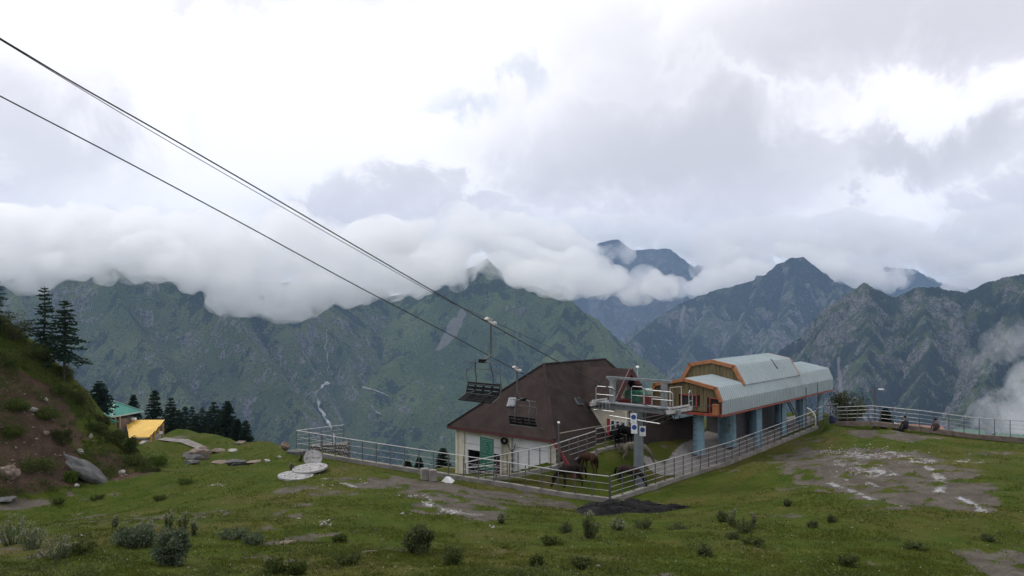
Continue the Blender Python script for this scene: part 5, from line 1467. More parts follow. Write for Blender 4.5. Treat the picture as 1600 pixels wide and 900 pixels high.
# pines on the left bank
tree_at('pine_tree', 68, 562, 447, 54, 38, 11, L['pine'], 'tall dark pine on the left bank, taller of the close pair', dens=1.7, bare=.10, ragged=.6, wh=.85, shape=.75)
tree_at('pine_tree', 100, 572, 468, 53.5, 44, 12, L['pine'], 'dark pine with a bare foot on the left bank, right one of the close pair', dens=1.8, bare=.16, ragged=.6, wh=.85, shape=.75)
tree_at('pine_tree', -8, 530, 432, 53, 34, 13, L['pine'], 'dark pine cut off by the left edge of the picture', dens=1.6, ragged=.6, wh=.85, shape=.75)
for i, (px, py, D, hp, wp, mt, lab) in enumerate(((22, 560, 53, 62, 34, 'olive', 'olive brown bush under the pines at the left edge'), (50, 588, 52.5, 34, 34, 'bush', 'low green bush at the foot of the left pines'),
      (120, 626, 53, 36, 26, 'olive', 'dark olive bush on the shoulder of the earth bank'), (160, 645, 54.2, 32, 20, 'olive', 'olive bush where the bank meets the green-roofed hut'),
      (8, 610, 50, 50, 36, 'bush', 'dark bush on the upper bank at the left edge'), (92, 618, 51.5, 26, 28, 'bush', 'mossy bush hanging over the top of the bare soil'),
      (206, 690, 52, 40, 16, 'bush', 'slim dark bush below the yellow roof'), (215, 722, 50.5, 32, 34, 'bush', 'green bush at the foot of the bank right end'),
      (180, 690, 52.2, 26, 24, 'bush', 'low bush on the crest below the green-roofed hut'),
      (70, 672, 48.4, 24, 30, 'bush', 'clump of shrub halfway down the bare bank'), (28, 660, 47.4, 26, 26, 'bush', 'small shrub clump on the bank left of the scree'),
      (95, 695, 48, 26, 26, 'olive', 'dark clump above the grey boulder'), (60, 735, 45, 34, 44, 'bush', 'leafy green shrub at the foot of the bank'), (112, 752, 45.6, 22, 16, 'bright', 'bright green tuft beside the grey boulder'),
      (245, 712, 52, 24, 22, 'bright', 'bright green bush beside the bank foot'), (100, 590, 54, 26, 26, 'bush', 'bush below the right pine'), (20, 700, 45.8, 26, 22, 'bush', 'green clump low on the left of the bank'),
      (148, 665, 51.8, 22, 22, 'bush', 'green tuft on the middle of the bank edge'), (235, 745, 49, 18, 20, 'olive', 'dry tuft at the end of the bank'))):
    b = P(px, py, D); z = gzz(b[0], b[1]); k = D / FPX
    place_shrub('bush', (b[0], b[1], z - .12), leafy(hp * k * (.55 if 'bank' in lab or 'bare' in lab else .8), wp * k * .85, 200 + i, L[mt], 3600, .085, lobes=30, low=.0), lab, 'bush')
# conifers beyond the knoll
for i, (px, pyb, pyt, D, r, lab) in enumerate(((155, 640, 596, 74, 22, 'dark conifer above the green hut roof'), (208, 668, 617, 92, 13, 'small dark conifer right of the green hut'), (241, 672, 609, 88, 15, 'tall dark conifer behind the yellow roof'),
      (266, 680, 621, 85, 16, 'dark conifer right of the yellow roof'), (289, 682, 634, 84, 13, 'slender conifer, second in the row behind the knoll'), (300, 684, 634, 80, 11, 'thin dark conifer in the middle of the row'),
      (316, 684, 636, 82, 13, 'conifer with two tops behind the knoll'), (334, 684, 627, 80, 16, 'dense conifer left of the tallest in the knoll row'), (355, 688, 627, 77, 17, 'tallest dense conifer of the row behind the knoll'),
      (371, 694, 655, 74, 11, 'short conifer right of the tallest one'), (384, 704, 657, 70, 13, 'dark conifer standing apart at the right end of the knoll row'),
      (278, 684, 640, 90, 12, 'faint small conifer deep in the row'), (345, 686, 640, 86, 13, 'small conifer hidden between the two dense ones'), (325, 686, 642, 88, 13, 'small far conifer in the gap of the row'), (307, 686, 646, 90, 13, 'low far conifer at the back of the row'),
      (390, 712, 690, 66, 10, 'little dark conifer below the end of the row'))):
    tree_at('conifer', px, pyb, pyt, D, r * 1.3, 30 + i, L['far'], lab, 'conifer', 'conifers behind the grassy knoll', dens=1.1, bare=.03, ragged=.3, shape=.75)
# trees below the terrace and by the station
tree_at('conifer', 692, 745, 700, 58, 16, 60, L['far'], 'dark conifer rising left of the lodge corner', 'conifer', dens=1.4, bare=.02, ragged=.25, shape=.55)
tree_at('conifer', 637, 742, 720, 58, 10, 61, L['far'], 'small conifer poking up behind the front-left railing', 'conifer', dens=1.1, bare=.02, ragged=.25, shape=.6)
tree_at('conifer', 655, 742, 716, 60, 8, 64, L['far'], 'thin conifer behind the railing, near the taller one', 'conifer', dens=1.0, bare=.02, ragged=.3, shape=.6)
tree_at('conifer', 1384, 668, 638, 62, 11, 62, L['far'], 'small dark conifer behind the right railing', 'conifer', dens=1.2, bare=.03, ragged=.25, shape=.6)
b = P(1325, 660, 66); z = gzz(b[0], b[1])
place_shrub('bushy_tree', (b[0], b[1], min(z, b[2]) - .1), leafy(P(0, 607, 66)[2] - min(z, b[2]), 1.75, 63, L['olive'], 5200, .15, lobes=34, low=.12), 'dark bushy tree at the right end of the station', 'tree')

# rocks
def rock_mesh(seed, flat=.7, sub=3, rough=.35):
    R = np.random.default_rng(seed); bm = bmesh.new(); bmesh.ops.create_icosphere(bm, subdivisions=sub, radius=1)
    co = np.array([v.co[:] for v in bm.verts])
    pl = R.normal(0, 1, (9, 3)); pl /= np.linalg.norm(pl, axis=1, keepdims=True); dd = R.uniform(.55, .95, 9)
    for p, d in zip(pl, dd):
        k = co @ p; co = co - np.where(k > d, k - d, 0)[:, None] * p
    n = (vn3(co[:, 0] * 2.2 + seed, co[:, 1] * 2.2, co[:, 2] * 2.2, seed) - .5) + .5 * (vn3(co[:, 0] * 5 + seed, co[:, 1] * 5, co[:, 2] * 5, seed + 1) - .5)
    co = co * (1 + rough * n)[:, None]; co[:, 2] *= flat
    for v, c in zip(bm.verts, co): v.co = c
    me = bpy.data.meshes.new('rock'); bm.to_mesh(me); bm.free(); return me
def rock(px, py, D, wpx, hpx, seed, mt, label, rot=(0, 0, 0), depth=.8, sink=.25, cat='rock', name='rock'):
    if D is None: b = on(px, py)
    else: b = P(px, py, D); b[2] = gzz(b[0], b[1])
    k = b[1] / FPX; me = rock_mesh(seed); me.materials.append(M[mt])
    o = bpy.data.objects.new(name, me); COL.objects.link(o)
    o.scale = (wpx * k / 2, wpx * k / 2 * depth, hpx * k / 2 / .7); o.rotation_euler = rot
    o.location = b + UP * hpx * k * (.5 - sink)
    return tag(o, label, cat)
rock(134, 730, 46.6, 92, 26, 1, 'rock', 'long grey slanting boulder at the foot of the earth bank', (0, .60, .15), .45, .1)
rock(14, 758, 43.4, 30, 26, 2, 'brownrock', 'grey brown boulder at the left edge below the bank', (0, .2, 0), .8)
rock(8, 778, None, 40, 8, 3, 'rock', 'flat grey stone at the left edge of the meadow')
rock(312, 718, None, 34, 24, 4, 'brownrock', 'big weathered boulder on the grassy knoll', (0, 0, .3))
rock(302, 712, 56.5, 36, 16, 5, 'rock', 'grey slab-topped boulder leaning on the big one', (0, .15, 0))
rock(300, 728, 54, 26, 9, 6, 'rock', 'low grey stone at the foot of the big boulder')
rock(368, 727, None, 34, 13, 7, 'rock', 'flat dark outcrop in the grass right of the boulders')
rock(345, 724, None, 30, 6, 24, 'brownrock', 'low brown stone left of the dark outcrop')
rock(340, 694, 60, 28, 8, 8, 'brownrock', 'flat rock on top of the knoll')
rock(364, 706, 58.5, 16, 7, 9, 'palerock', 'small pale rock below the knoll top')
rock(376, 690, 62, 20, 8, 25, 'brownrock', 'brown rock near the right shoulder of the knoll')
rock(318, 700, 59, 18, 26, 26, 'brownrock', 'dark upright rock between the knoll boulders', (0, .1, 0))
rock(444, 694, 56, 18, 14, 10, 'brownrock', 'pointed brown rock left of the terrace railing', (0, -.5, 0))
rock(418, 724, None, 12, 6, 11, 'palerock', 'small pale stone left of the terrace')
rock(436, 718, None, 9, 5, 12, 'palerock', 'tiny pale stone beside the terrace plinth')
rock(400, 722, None, 40, 5, 27, 'brownrock', 'low strip of brown scree on the knoll foot')
rock(126, 703, 48.6, 12, 9, 13, 'palerock', 'pale stone set in the bare soil of the bank', (0, .5, 0))
rock(52, 632, 48, 14, 10, 14, 'palerock', 'pale stone high in the bare bank')
rock(142, 666, 50.5, 8, 11, 15, 'palerock', 'upright pale stone near the bank edge', (0, .3, 0))
rock(72, 612, 49.6, 8, 8, 16, 'palerock', 'small pale stone near the top of the soil')
rock(72, 694, 47.4, 12, 9, 17, 'brownrock', 'brown stone in the middle of the soil slope')
rock(190, 738, 48.6, 12, 8, 18, 'palerock', 'flat stone near the right end of the bare soil', (0, -.3, 0))
rock(120, 757, 45.2, 8, 8, 19, 'palerock', 'pale stone at the bank foot beside the boulder')
rock(28, 690, 46, 9, 8, 28, 'palerock', 'pale stone on the left part of the bank')
rock(450, 848, None, 32, 5, 20, 'brownrock', 'low tan stone in the foreground grass')
rock(580, 868, None, 26, 4, 21, 'brownrock', 'half-buried tan stone near the bottom of the meadow')
rock(935, 886, None, 12, 4, 22, 'palerock', 'small pale stone beside the little gully')
rock(945, 898, None, 18, 5, 23, 'palerock', 'pale stone at the bottom edge near the gully')
# scattered little stones: bank scree, white rubble in the meadow
def stones(nm, n, fn, smin, smax, mt, label, seed):
    R = np.random.default_rng(seed); V = []; F = []; o = 0
    base = np.array([(0, 0, 1), (1, 0, 0), (0, 1, 0), (-1, 0, 0), (0, -1, 0), (0, 0, -.6)]); bf = np.array([(0, 1, 2), (0, 2, 3), (0, 3, 4), (0, 4, 1), (5, 2, 1), (5, 3, 2), (5, 4, 3), (5, 1, 4)])
    for i in range(n):
        p = fn(R); s = smin + (smax - smin) * R.random() ** 2.5
        a = R.uniform(0, 6.28); c, sn = math.cos(a), math.sin(a)
        b = base * np.array((s * R.uniform(.7, 1.5), s * R.uniform(.7, 1.3), s * R.uniform(.4, .9))) * (1 + R.normal(0, .15, (6, 1)))
        b = np.stack((b[:, 0] * c - b[:, 1] * sn, b[:, 0] * sn + b[:, 1] * c, b[:, 2]), 1)
        V.append(b + p); F.append(bf + o); o += 6
    me = np_mesh(nm, np.concatenate(V), np.concatenate(F)); me.materials.append(mt)
    ob = bpy.data.objects.new(nm, me); COL.objects.link(ob); return tag(ob, label, kind='stuff')
def bankpt(R):
    while True:
        px, py = R.uniform(0, 235), R.uniform(570, 755)
        if py > 520 + (px) * .9 + 30: return on(px, py)
stones('scree', 260, bankpt, .025, .13, M['brownrock'], 'loose pale stones scattered over the bare earth bank', 5)
piles = ((340, 758, 14, 3), (485, 742, 18, 4), (507, 758, 14, 3), (510, 816, 14, 7), (466, 806, 6, 2), (520, 808, 9, 2), (335, 756, 9, 3), (598, 760, 5, 2), (385, 826, 4, 2), (770, 822, 14, 4), (622, 773, 4, 2), (676, 783, 6, 6),
         (702, 796, 26, 4), (650, 774, 20, 2), (640, 802, 18, 3), (133, 838, 6, 2), (565, 754, 10, 3), (1355, 752, 8, 2), (1340, 700, 70, 6), (1400, 708, 70, 8), (1450, 720, 40, 6), (1300, 705, 30, 6), (1505, 722, 14, 2), (1340, 735, 40, 14))
def pilept(R):
    w = np.array([p[2] * p[3] for p in piles], float) ** .7; p = piles[R.choice(len(piles), p=w / w.sum())]
    return on(p[0] + R.normal(0, p[2] * .45), p[1] + R.normal(0, p[3] * .4))
stones('rubble', 620, pilept, .015, .085, M['palerock'], 'white stony rubble lying in patches on the meadow', 6)
stones('pebbles', 320, lambda R: on(R.uniform(-20, 1620), R.uniform(745, 898)), .010, .04, M['palerock'], 'pale pebbles strewn through the meadow grass', 8)

# round weathered slabs left of the terrace
def disc(px, py, D, rpx, label, tilt=(0, 0, 0), th=.10, lift=.06):
    b = P(px, py, D); b[2] = gzz(b[0], b[1]) + lift; r = rpx * D / FPX
    e = empty('round_slab', b, label, 'slab', 'round weathered slabs by the terrace'); e.rotation_euler = tilt
    mb = MB(); n = 28; R = np.random.default_rng(int(px)); k = r * (1 + R.normal(0, .012, n))
    o_ = [(k[i] * math.cos(6.283 * i / n), k[i] * math.sin(6.283 * i / n)) for i in range(n)]; h_ = [(.07 * r * math.cos(6.283 * i / n), .07 * r * math.sin(6.283 * i / n)) for i in range(n)]
    vs = [(x, y, th / 2) for x, y in o_] + [(x, y, th / 2) for x, y in h_] + [(x, y, -th / 2) for x, y in o_] + [(x, y, -th / 2) for x, y in h_]
    fs = []
    for i in range(n):
        j = (i + 1) % n; fs += [(i, j, n + j, n + i), (2 * n + j, 2 * n + i, 3 * n + i, 3 * n + j), (j, i, 2 * n + i, 2 * n + j), (n + i, n + j, 3 * n + j, 3 * n + i)]
    mb.add(vs, fs); mb.build('disc', M['slab'], e)
    mb = MB()
    for a in (0.4, 2.1, 3.6, 5.0): mb.tube([(.62 * r * math.cos(a), .62 * r * math.sin(a), th / 2), (.62 * r * math.cos(a), .62 * r * math.sin(a), th / 2 + .03)], .04, 6)
    mb.build('bolts', M['post'], e)['kind'] = 'stuff'
    return e
disc(462, 747, 43.9, 27, 'round grey weathered slab lying flat nearest in the meadow', (.06, .03, 0))
disc(484, 739, 45.0, 27, 'round grey weathered slab lying flat behind the nearest one', (.08, -.06, 0), lift=.13)
disc(489, 723, 46.2, 14, 'small round slab propped on edge against the terrace bank', (.95, .35, 0), lift=.36)

# heap of black netting outside the near corner
hp = [on(*q) for q in ((893, 800), (900, 792), (930, 786), (960, 782), (1000, 784), (1040, 790), (1084, 795), (1040, 800), (1000, 803), (950, 806), (915, 806))]
hx = np.array(hp); c = hx.mean(0)
n1, n2 = 60, 14; V = []; 
ang = np.linspace(0, 2 * math.pi, n1, endpoint=False)
def rim(a):
    t = (a / (2 * math.pi) * len(hp)); i = int(t) % len(hp); f = t - int(t); return hx[i] * (1 - f) + hx[(i + 1) % len(hp)] * f
for j in range(n2):
    k = j / (n2 - 1)
    for a in ang:
        p = c * (1 - k) + rim(a) * k
        z = gzz(p[0], p[1]); hgt = .48 * (1 - k ** 2.2) * (0.55 + .9 * vn2(np.array(p[0] * 1.7), np.array(p[1] * 2.6), 3)) + .10 * (ridged2(np.array(p[0] * 1.2 + p[1]), np.array(p[1] * 4.0), 9, 3) - .3) * (1 - k ** 4)
        V.append((p[0], p[1], z - .03 + max(0, hgt)))
F = [(j * n1 + i, j * n1 + (i + 1) % n1, (j + 1) * n1 + (i + 1) % n1, (j + 1) * n1 + i) for j in range(n2 - 1) for i in range(n1)]
nm = empty('netting_heap', c, 'low heap of black netting outside the near railing corner', 'heap')
o = link_mesh('netting', np_mesh('netting', np.array(V) - c, F, True), M['tarp'], nm)
mb = MB(); R = np.random.default_rng(3)
for k in range(60):
    a0 = R.uniform(0, 6.28); r0 = R.uniform(.3, .95); L_ = R.uniform(.2, .7); pts = []
    for t in np.linspace(0, 1, 7):
        a = a0 + L_ * t; r = r0 + .08 * math.sin(5 * t + k); p = c * (1 - r) + rim(a % 6.283) * r; z = gzz(p[0], p[1])
        pts.append(np.array((p[0], p[1], z + .05 + .42 * (1 - r ** 2))) - c)
    mb.tube(pts, .018, 4)
o = mb.build('strand', M['tarp'], nm); o['kind'] = 'stuff'
# ------------------------------------------------------------------ horses
def skin_mesh(nm, nodes, edges, levels=2):
    """nodes: name -> (xyz, radius or (rx, ry)); first node is the root; grown with a Skin modifier"""
    ks = list(nodes); me = bpy.data.meshes.new(nm)
    me.from_pydata([nodes[k][0] for k in ks], [(ks.index(a), ks.index(b)) for a, b in edges], [])
    o = bpy.data.objects.new(nm, me); COL.objects.link(o)
    md = o.modifiers.new('s', 'SKIN'); md.use_smooth_shade = True
    for i, k in enumerate(ks):
        r = nodes[k][1]; sv = me.skin_vertices[0].data[i]; sv.radius = (r, r) if not isinstance(r, tuple) else r; sv.use_root = (i == 0)
    sb = o.modifiers.new('d', 'SUBSURF'); sb.levels = levels
    dg = bpy.context.evaluated_depsgraph_get(); dg.update()
    out = bpy.data.meshes.new_from_object(o.evaluated_get(dg)); out.name = nm
    bpy.data.objects.remove(o); bpy.data.meshes.remove(me)
    return out
def horse(pos, head, coat, mane, label, pose='graze', sc=1.0, seed=0, patch=None):
    R = np.random.default_rng(seed); j = lambda s: R.normal(0, s)
    N = {'mid': ((-.06, 0, .99), (.24, .27)), 'croup': ((-.46, 0, 1.05), (.22, .24)), 'dock': ((-.68, 0, 1.00), (.12, .15)),
         'girth': ((.26, 0, .99), (.22, .28)), 'wither': ((.42, 0, 1.06), (.16, .24)), 'breast': ((.54, 0, .98), (.14, .20))}
    E = [('mid', 'croup'), ('croup', 'dock'), ('mid', 'girth'), ('girth', 'wither'), ('wither', 'breast')]
    if pose == 'graze': nk = [(.74, .84, (.095, .15)), (.93, .62, (.075, .115)), (1.03, .42, (.075, .10)), (1.09, .26, (.065, .085)), (1.14, .12, (.05, .06)), (1.16, .05, (.045, .05))]
    else: nk = [(.70, 1.16, (.09, .15)), (.84, 1.34, (.075, .11)), (.96, 1.44, (.075, .10)), (1.10, 1.34, (.065, .085)), (1.23, 1.20, (.05, .06)), (1.28, 1.15, (.045, .05))]
    prev = 'breast'
    for i, (x, z, r) in enumerate(nk):
        N['n%d' % i] = ((x, .02 * i * (R.random() - .5), z), r); E.append((prev, 'n%d' % i)); prev = 'n%d' % i
    pl = N['n2'][0]
    for s in (-1, 1):
        ex = (pl[0] - .05, .075 * s, pl[2] + .13) if pose != 'graze' else (pl[0] - .13, .085 * s, pl[2] + .05)
        N['ear%d' % s] = (ex, .018); E.append(('n2', 'ear%d' % s))
        a, b = j(.05), j(.06)
        f = {'fs': ((.40, .13 * s, .80), .10), 'fe': ((.38 + a * .3, .135 * s, .64), .066), 'fk': ((.40 + a, .135 * s, .36), .045), 'fc': ((.40 + a * 1.3, .135 * s, .14), .031), 'ff': ((.42 + a * 1.5, .135 * s, .06), .042), 'fh': ((.44 + a * 1.5, .135 * s, .0), .046)}
        h = {'hs': ((-.48, .13 * s, .84), (.13, .15)), 'hk': ((-.42 + b * .3, .145 * s, .66), .095), 'hh': ((-.62 + b, .14 * s, .42), .050), 'hc': ((-.59 + b * 1.2, .14 * s, .16), .033), 'hf': ((-.57 + b * 1.3, .14 * s, .06), .043), 'hw': ((-.54 + b * 1.3, .14 * s, .0), .046)}
        for pre, dct, root in (('f', f, 'wither'), ('h', h, 'croup')):
            p = root
            for k, v in dct.items(): N[k + str(s)] = v; E.append((p, k + str(s))); p = k + str(s)
    me = skin_mesh('body', N, E); me.materials.append(coat)
    rz = math.atan2(head[1], head[0])
    e = empty('horse', pos, label, 'horse', None, rz); e.scale = (sc, sc, sc)
    o = bpy.data.objects.new('body', me); COL.objects.link(o); o.parent = e
    mb = MB(); mb.tube([(-.70, 0, 1.06), (-.80, 0, .98), (-.84, 0, .75), (-.83, .02, .42)], [.035, .055, .06, .02], 6); mb.build('tail', mane, e, smooth_=True)
    C = []; D_ = []; pts = [np.array((.42, 0, 1.28))] + [np.array((N['n%d' % i][0][0] - .02, 0, N['n%d' % i][0][2] + (.15, .12, .10)[i])) for i in range(3)]
    if pose == 'graze': pts = [np.array((.44, 0, 1.28)), np.array((.80, 0, .99)), np.array((1.02, 0, .73)), np.array((1.12, 0, .50))]
    for _ in range(160):
        t = R.random() * 2.99; i = int(t); q = pts[i] * (1 - t + i) + pts[i + 1] * (t - i)
        C.append(q + R.normal(0, .015, 3)); D_.append(np.array((-.25 + j(.2), (1 if R.random() < .7 else -1) * .7, -1 + j(.2))))
    V, F = blades(np.array(C), np.array(D_), R.uniform(.12, .22, 160), .03, R=R)
    m_ = tri_mesh('mane', V, F, mane); o = bpy.data.objects.new('mane', m_); COL.objects.link(o); o.parent = e
    return e
hc = lambda n, c, v=.25, d=None: mat(n, c, .8, 0, v, 2.5, .2, 60, dirt=d, spec=.06)
co_dark = hc('dark brown coat', (.018, .013, .012)); co_bay = hc('reddish bay coat', (.040, .021, .014)); co_pale = hc('dun grey coat', (.15, .13, .10), .3, (.05, .04, .032, .8))
co_black = hc('black coat', (.007, .0065, .007)); co_br2 = hc('dark chestnut coat', (.030, .020, .018)); mn_d = hc('black mane', (.006, .005, .005)); mn_p = hc('pale mane', (.12, .10, .08))
def hp_(px, py): return on(px, py)
horse(hp_(893, 751), (-.97, -.22), co_dark, mn_d, 'dark brown horse grazing nearest the front railing, head to the left', 'graze', .98, 1)
horse(hp_(920, 737), (-.55, .83), co_bay, mn_d, 'reddish bay horse standing behind the dark grazing one', 'graze', .92, 2)
horse(hp_(991, 718), (.97, -.1), co_pale, mn_p, 'pale dun horse grazing behind the lift tower column', 'graze', 1.0, 3)
horse(hp_(982, 746), (.85, -.52), co_br2, mn_d, 'dark chestnut horse grazing at the foot of the lift tower', 'graze', .95, 4)
horse(hp_(961, 697), (.25, -.97), co_black, mn_d, 'black horse facing the camera beside the brown roof, left one of the pair', 'stand', .80, 5)
horse(hp_(976, 699), (.65, -.75), co_black, mn_d, 'black horse by the brown roof, right one of the pair next to the tower', 'graze', .98, 6)

# ------------------------------------------------------------------ two people sitting on the far kerb
skinm = mat('skin', (.22, .12, .08), .6)
def sitter(px, py, D, cloth, trousers, label, turn):
    b = P(px, py, D)
    e = empty('person', b, label, 'person', None, turn)
    N = {'pel': ((0, 0, .10), (.17, .12)), 'wai': ((0, .0, .26), (.145, .105)), 'che': ((0, .03, .44), (.17, .115)), 'nkb': ((0, .03, .56), (.075, .07)), 'nck': ((0, .05, .62), .05), 'hd0': ((0, .07, .69), (.070, .085)), 'hd1': ((0, .075, .79), (.075, .09)), 'hd2': ((0, .07, .85), (.05, .06))}
    E = [('pel', 'wai'), ('wai', 'che'), ('che', 'nkb'), ('nkb', 'nck'), ('nck', 'hd0'), ('hd0', 'hd1'), ('hd1', 'hd2')]
    for s in (-1, 1):
        N.update({'sh%d' % s: ((.19 * s, .03, .50), .06), 'el%d' % s: ((.25 * s, .10, .27), .045), 'wr%d' % s: ((.15 * s, .30, .20), .032), 'ha%d' % s: ((.11 * s, .38, .19), (.035, .02)), 'hi%d' % s: ((.10 * s, .08, .08), .09), 'kn%d' % s: ((.13 * s, .46, .12), .065), 'an%d' % s: ((.13 * s, .48, -.26), .045), 'to%d' % s: ((.14 * s, .62, -.32), (.045, .03))})
        E += [('che', 'sh%d' % s), ('sh%d' % s, 'el%d' % s), ('el%d' % s, 'wr%d' % s), ('wr%d' % s, 'ha%d' % s), ('pel', 'hi%d' % s), ('hi%d' % s, 'kn%d' % s), ('kn%d' % s, 'an%d' % s), ('an%d' % s, 'to%d' % s)]
    me = skin_mesh('body', N, E)
    for m in (cloth, trousers, skinm): me.materials.append(m)
    for p in me.polygons:
        c = p.center
        if c.z > .60 or (c.y > .31 and .14 < c.z < .25 and abs(c.x) < .18 and p.normal.z > -.9 and c.z > .17): p.material_index = 2
        elif c.z < .14: p.material_index = 1
    o = bpy.data.objects.new('body', me); COL.objects.link(o); o.parent = e
    bm = bmesh.new(); bmesh.ops.create_icosphere(bm, subdivisions=2, radius=1)
    for v in bm.verts:
        v.co = Vector((v.co.x * .082, v.co.y * .098 + .055, max(v.co.z, -.35) * .085 + .80))
    hm_ = bpy.data.meshes.new('hair'); bm.to_mesh(hm_); bm.free(); hm_.materials.append(M['black']); o = bpy.data.objects.new('hair', hm_); COL.objects.link(o); o.parent = e
    return e
sitter(1415, 670.5, 56.0, mat('black jacket', (.010, .010, .014), .8), M['navy'], 'person in a black jacket sitting on the far kerb with back turned', .15)
sitter(1462.5, 675.0, 55.0, mat('dark brown jacket', (.040, .022, .020), .8), M['navy'], 'person in a dark brown jacket sitting on the far kerb further right', -.1)
# ------------------------------------------------------------------ lamps and small posts
def globe_lamp(px, pyt, D, r, label, pole='post', bracket=False):
    t = P(px, pyt, D); z = gzz(t[0], t[1]); b = np.array((t[0], t[1], z)); e = empty('street_lamp', b, label, 'street lamp')
    mb = MB(); mb.tube([b - UP * .1, t - UP * r], [.05, .035], 7); mb.build('pole', M[pole], e, b)
    bm = bmesh.new(); bmesh.ops.create_uvsphere(bm, u_segments=14, v_segments=9, radius=r)
    for v in bm.verts:
        if v.co.z < 0: v.co.z *= .75
    me = bpy.data.meshes.new('globe'); bm.to_mesh(me); bm.free(); me.materials.append(M['lampglobe']); me.polygons.foreach_set('use_smooth', [True] * len(me.polygons))
    o = bpy.data.objects.new('globe', me); COL.objects.link(o); o.parent = e; o.location = t - b
    mb = MB(); mb.tube([t - UP * (r * 1.35), t - UP * (r * .6)], r * .45, 8); mb.build('collar', M['galv'], e, b)
globe_lamp(873, 660.5, 45.6, .075, 'slim lamp with a white globe in front of the brown roof corner')
globe_lamp(996, 574, 53.5, .11, 'lamp with a white globe rising behind the lift tower', 'clamp')
lb = P(1367, 662, 58); lb[2] = gzz(lb[0], lb[1]); lt = P(1367, 605, 58)
e = empty('lamp_post', lb, 'tall dark lamp post with short arms at the right railing', 'lamp post')
mb = MB(); mb.tube([lb - UP * .2, lt], [.075, .06], 8); mb.build('pole', M['post'], e, lb)
mb = MB(); mb.tube([lt - UP * .3, lt + np.array((.35, 0, -.12))], .025, 5); mb.build('arm', M['post'], e, lb)
mb = MB(); mb.tube([lt - UP * .35, lt + np.array((-.3, 0, -.3))], .02, 5); mb.build('arm', M['post'], e, lb)
mb = MB(); mb.box(lt + np.array((.42, 0, -.14)), (.34, .14, .08)); mb.build('lamp_head', M['lampglobe'], e, lb)
mb = MB(); mb.box(lt + np.array((-.32, 0, -.32)), (.14, .10, .14)); mb.build('junction_box', M['post'], e, lb)
for (px, D, h, lab) in ((1260, 61.0, 3.2, 'thin dark pole at the end of the station railing'), (1278, 61.9, 3.4, 'thin dark pole by the joint of the two right railings')):
    q = P(px, 662, D); q[2] = gzz(q[0], q[1]); mb = MB(); mb.tube([q - UP * .1, q + UP * h], [.04, .03], 6); tag(mb.build('pole', M['post'], None, q), lab, 'pole')
q = P(1301, 652, 61.5); q[2] = gzz(q[0], q[1]); e = empty('barrel', q, 'dark blue barrel at the corner of the right railing', 'barrel')
mb = MB(); mb.tube([q, q + UP * .05, q + UP * .4, q + UP * .72, q + UP * .76], [.21, .23, .25, .23, .20], 14); mb.build('drum', M['bluebarrel'], e, q)
mb = MB(); mb.tube([q + UP * .76, q + UP * .79], .19, 14); mb.build('lid', M['navy'], e, q)
# white bent pipe at the station's far end
q = P(1262, 643, 63); mb = MB(); mb.tube(bez([q + np.array(v) for v in ((-.3, 0, .35), (.1, 0, .2), (.45, 0, -.15), (.65, 0, -.7))], 4), .06, 6); mb.bar(q + np.array((.6, 0, -.4)), q + np.array((.6, 0, -1.4)), .06, .06); tag(mb.build('bent_pipe', M['lampglobe'], None, q - UP * .7), 'bent white pipe beside the far end of the station', 'pipe')

# ------------------------------------------------------------------ huts
def gquad(mb, pts, th=.05, mi=0):
    pts = [np.array(p, float) for p in pts]; mb.prism(pts, -UP * th, mi)
# green-roofed hut behind the bank
D = 84; ap = P(171, 627, D); k = D / FPX
zz_ = P(171, 646.5, D)[2]; hb = np.array((ap[0], ap[1], zz_ - 3.6))
gh2 = empty('green_roof_hut', hb, 'small hut with a hipped green sheet roof behind the bank on the left', 'hut')
w2, d2 = 34 * k, 2.2
cr = [np.array((ap[0] + sx * w2 * ww, ap[1] + sy * d2, zz_)) for sx, sy, ww in ((-1, -1, .82), (1, -1, .62), (1, 1, 1.12), (-1, 1, 1.0))]
rot = lambda p, a: np.array((ap[0] + (p[0] - ap[0]) * math.cos(a) - (p[1] - ap[1]) * math.sin(a), ap[1] + (p[0] - ap[0]) * math.sin(a) + (p[1] - ap[1]) * math.cos(a), p[2]))
r0, r1 = ap + np.array((-.5, 0, 0)), ap + np.array((.5, 0, 0))
for nm_, pl in (('roof', [cr[0], cr[1], r1, r0]), ('roof', [cr[1], cr[2], r1]), ('roof', [cr[2], cr[3], r0, r1]), ('roof', [cr[3], cr[0], r0])):
    mb = MB(); gquad(mb, pl, .07); rf_ = mb.build('roof', M['greenroof'], gh2, hb)
for a, b in ((cr[0], r0), (cr[1], r1), (cr[2], r1), (r0, r1)):
    mb = MB(); mb.bar(a + UP * .04, b + UP * .04, .12, .05); t_ = mb.build('hip_cap', M['greentrim'], rf_, (0, 0, 0)); t_.location = -hb
mb = MB(); mb.bar(cr[0] - UP * .05, cr[1] - UP * .05, .06, .12); mb.bar(cr[1] - UP * .05, cr[2] - UP * .05, .06, .12); mb.build('eave_board', M['greentrim'], gh2, hb)['kind'] = 'stuff'
mb = MB(); mb.box(np.array((ap[0] + .3, ap[1], zz_ - 2.0)), (3.0, 3.0, 3.2)); mb.build('wall', M['timber'], gh2, hb)
mb = MB(); mb.box(np.array((ap[0] - .3, ap[1] - 1.53, zz_ - .7)), (.9, .05, .55)); mb.build('window', M['dark'], gh2, hb)
for x in (1.0, 1.45, 1.9):
    mb = MB(); mb.box(np.array((ap[0] + x, ap[1] - 1.75, zz_ - 1.0)), (.12, .12, 2.0)); mb.build('post', mat('tan post %s' % x, (.30, .22, .12)), gh2, hb)
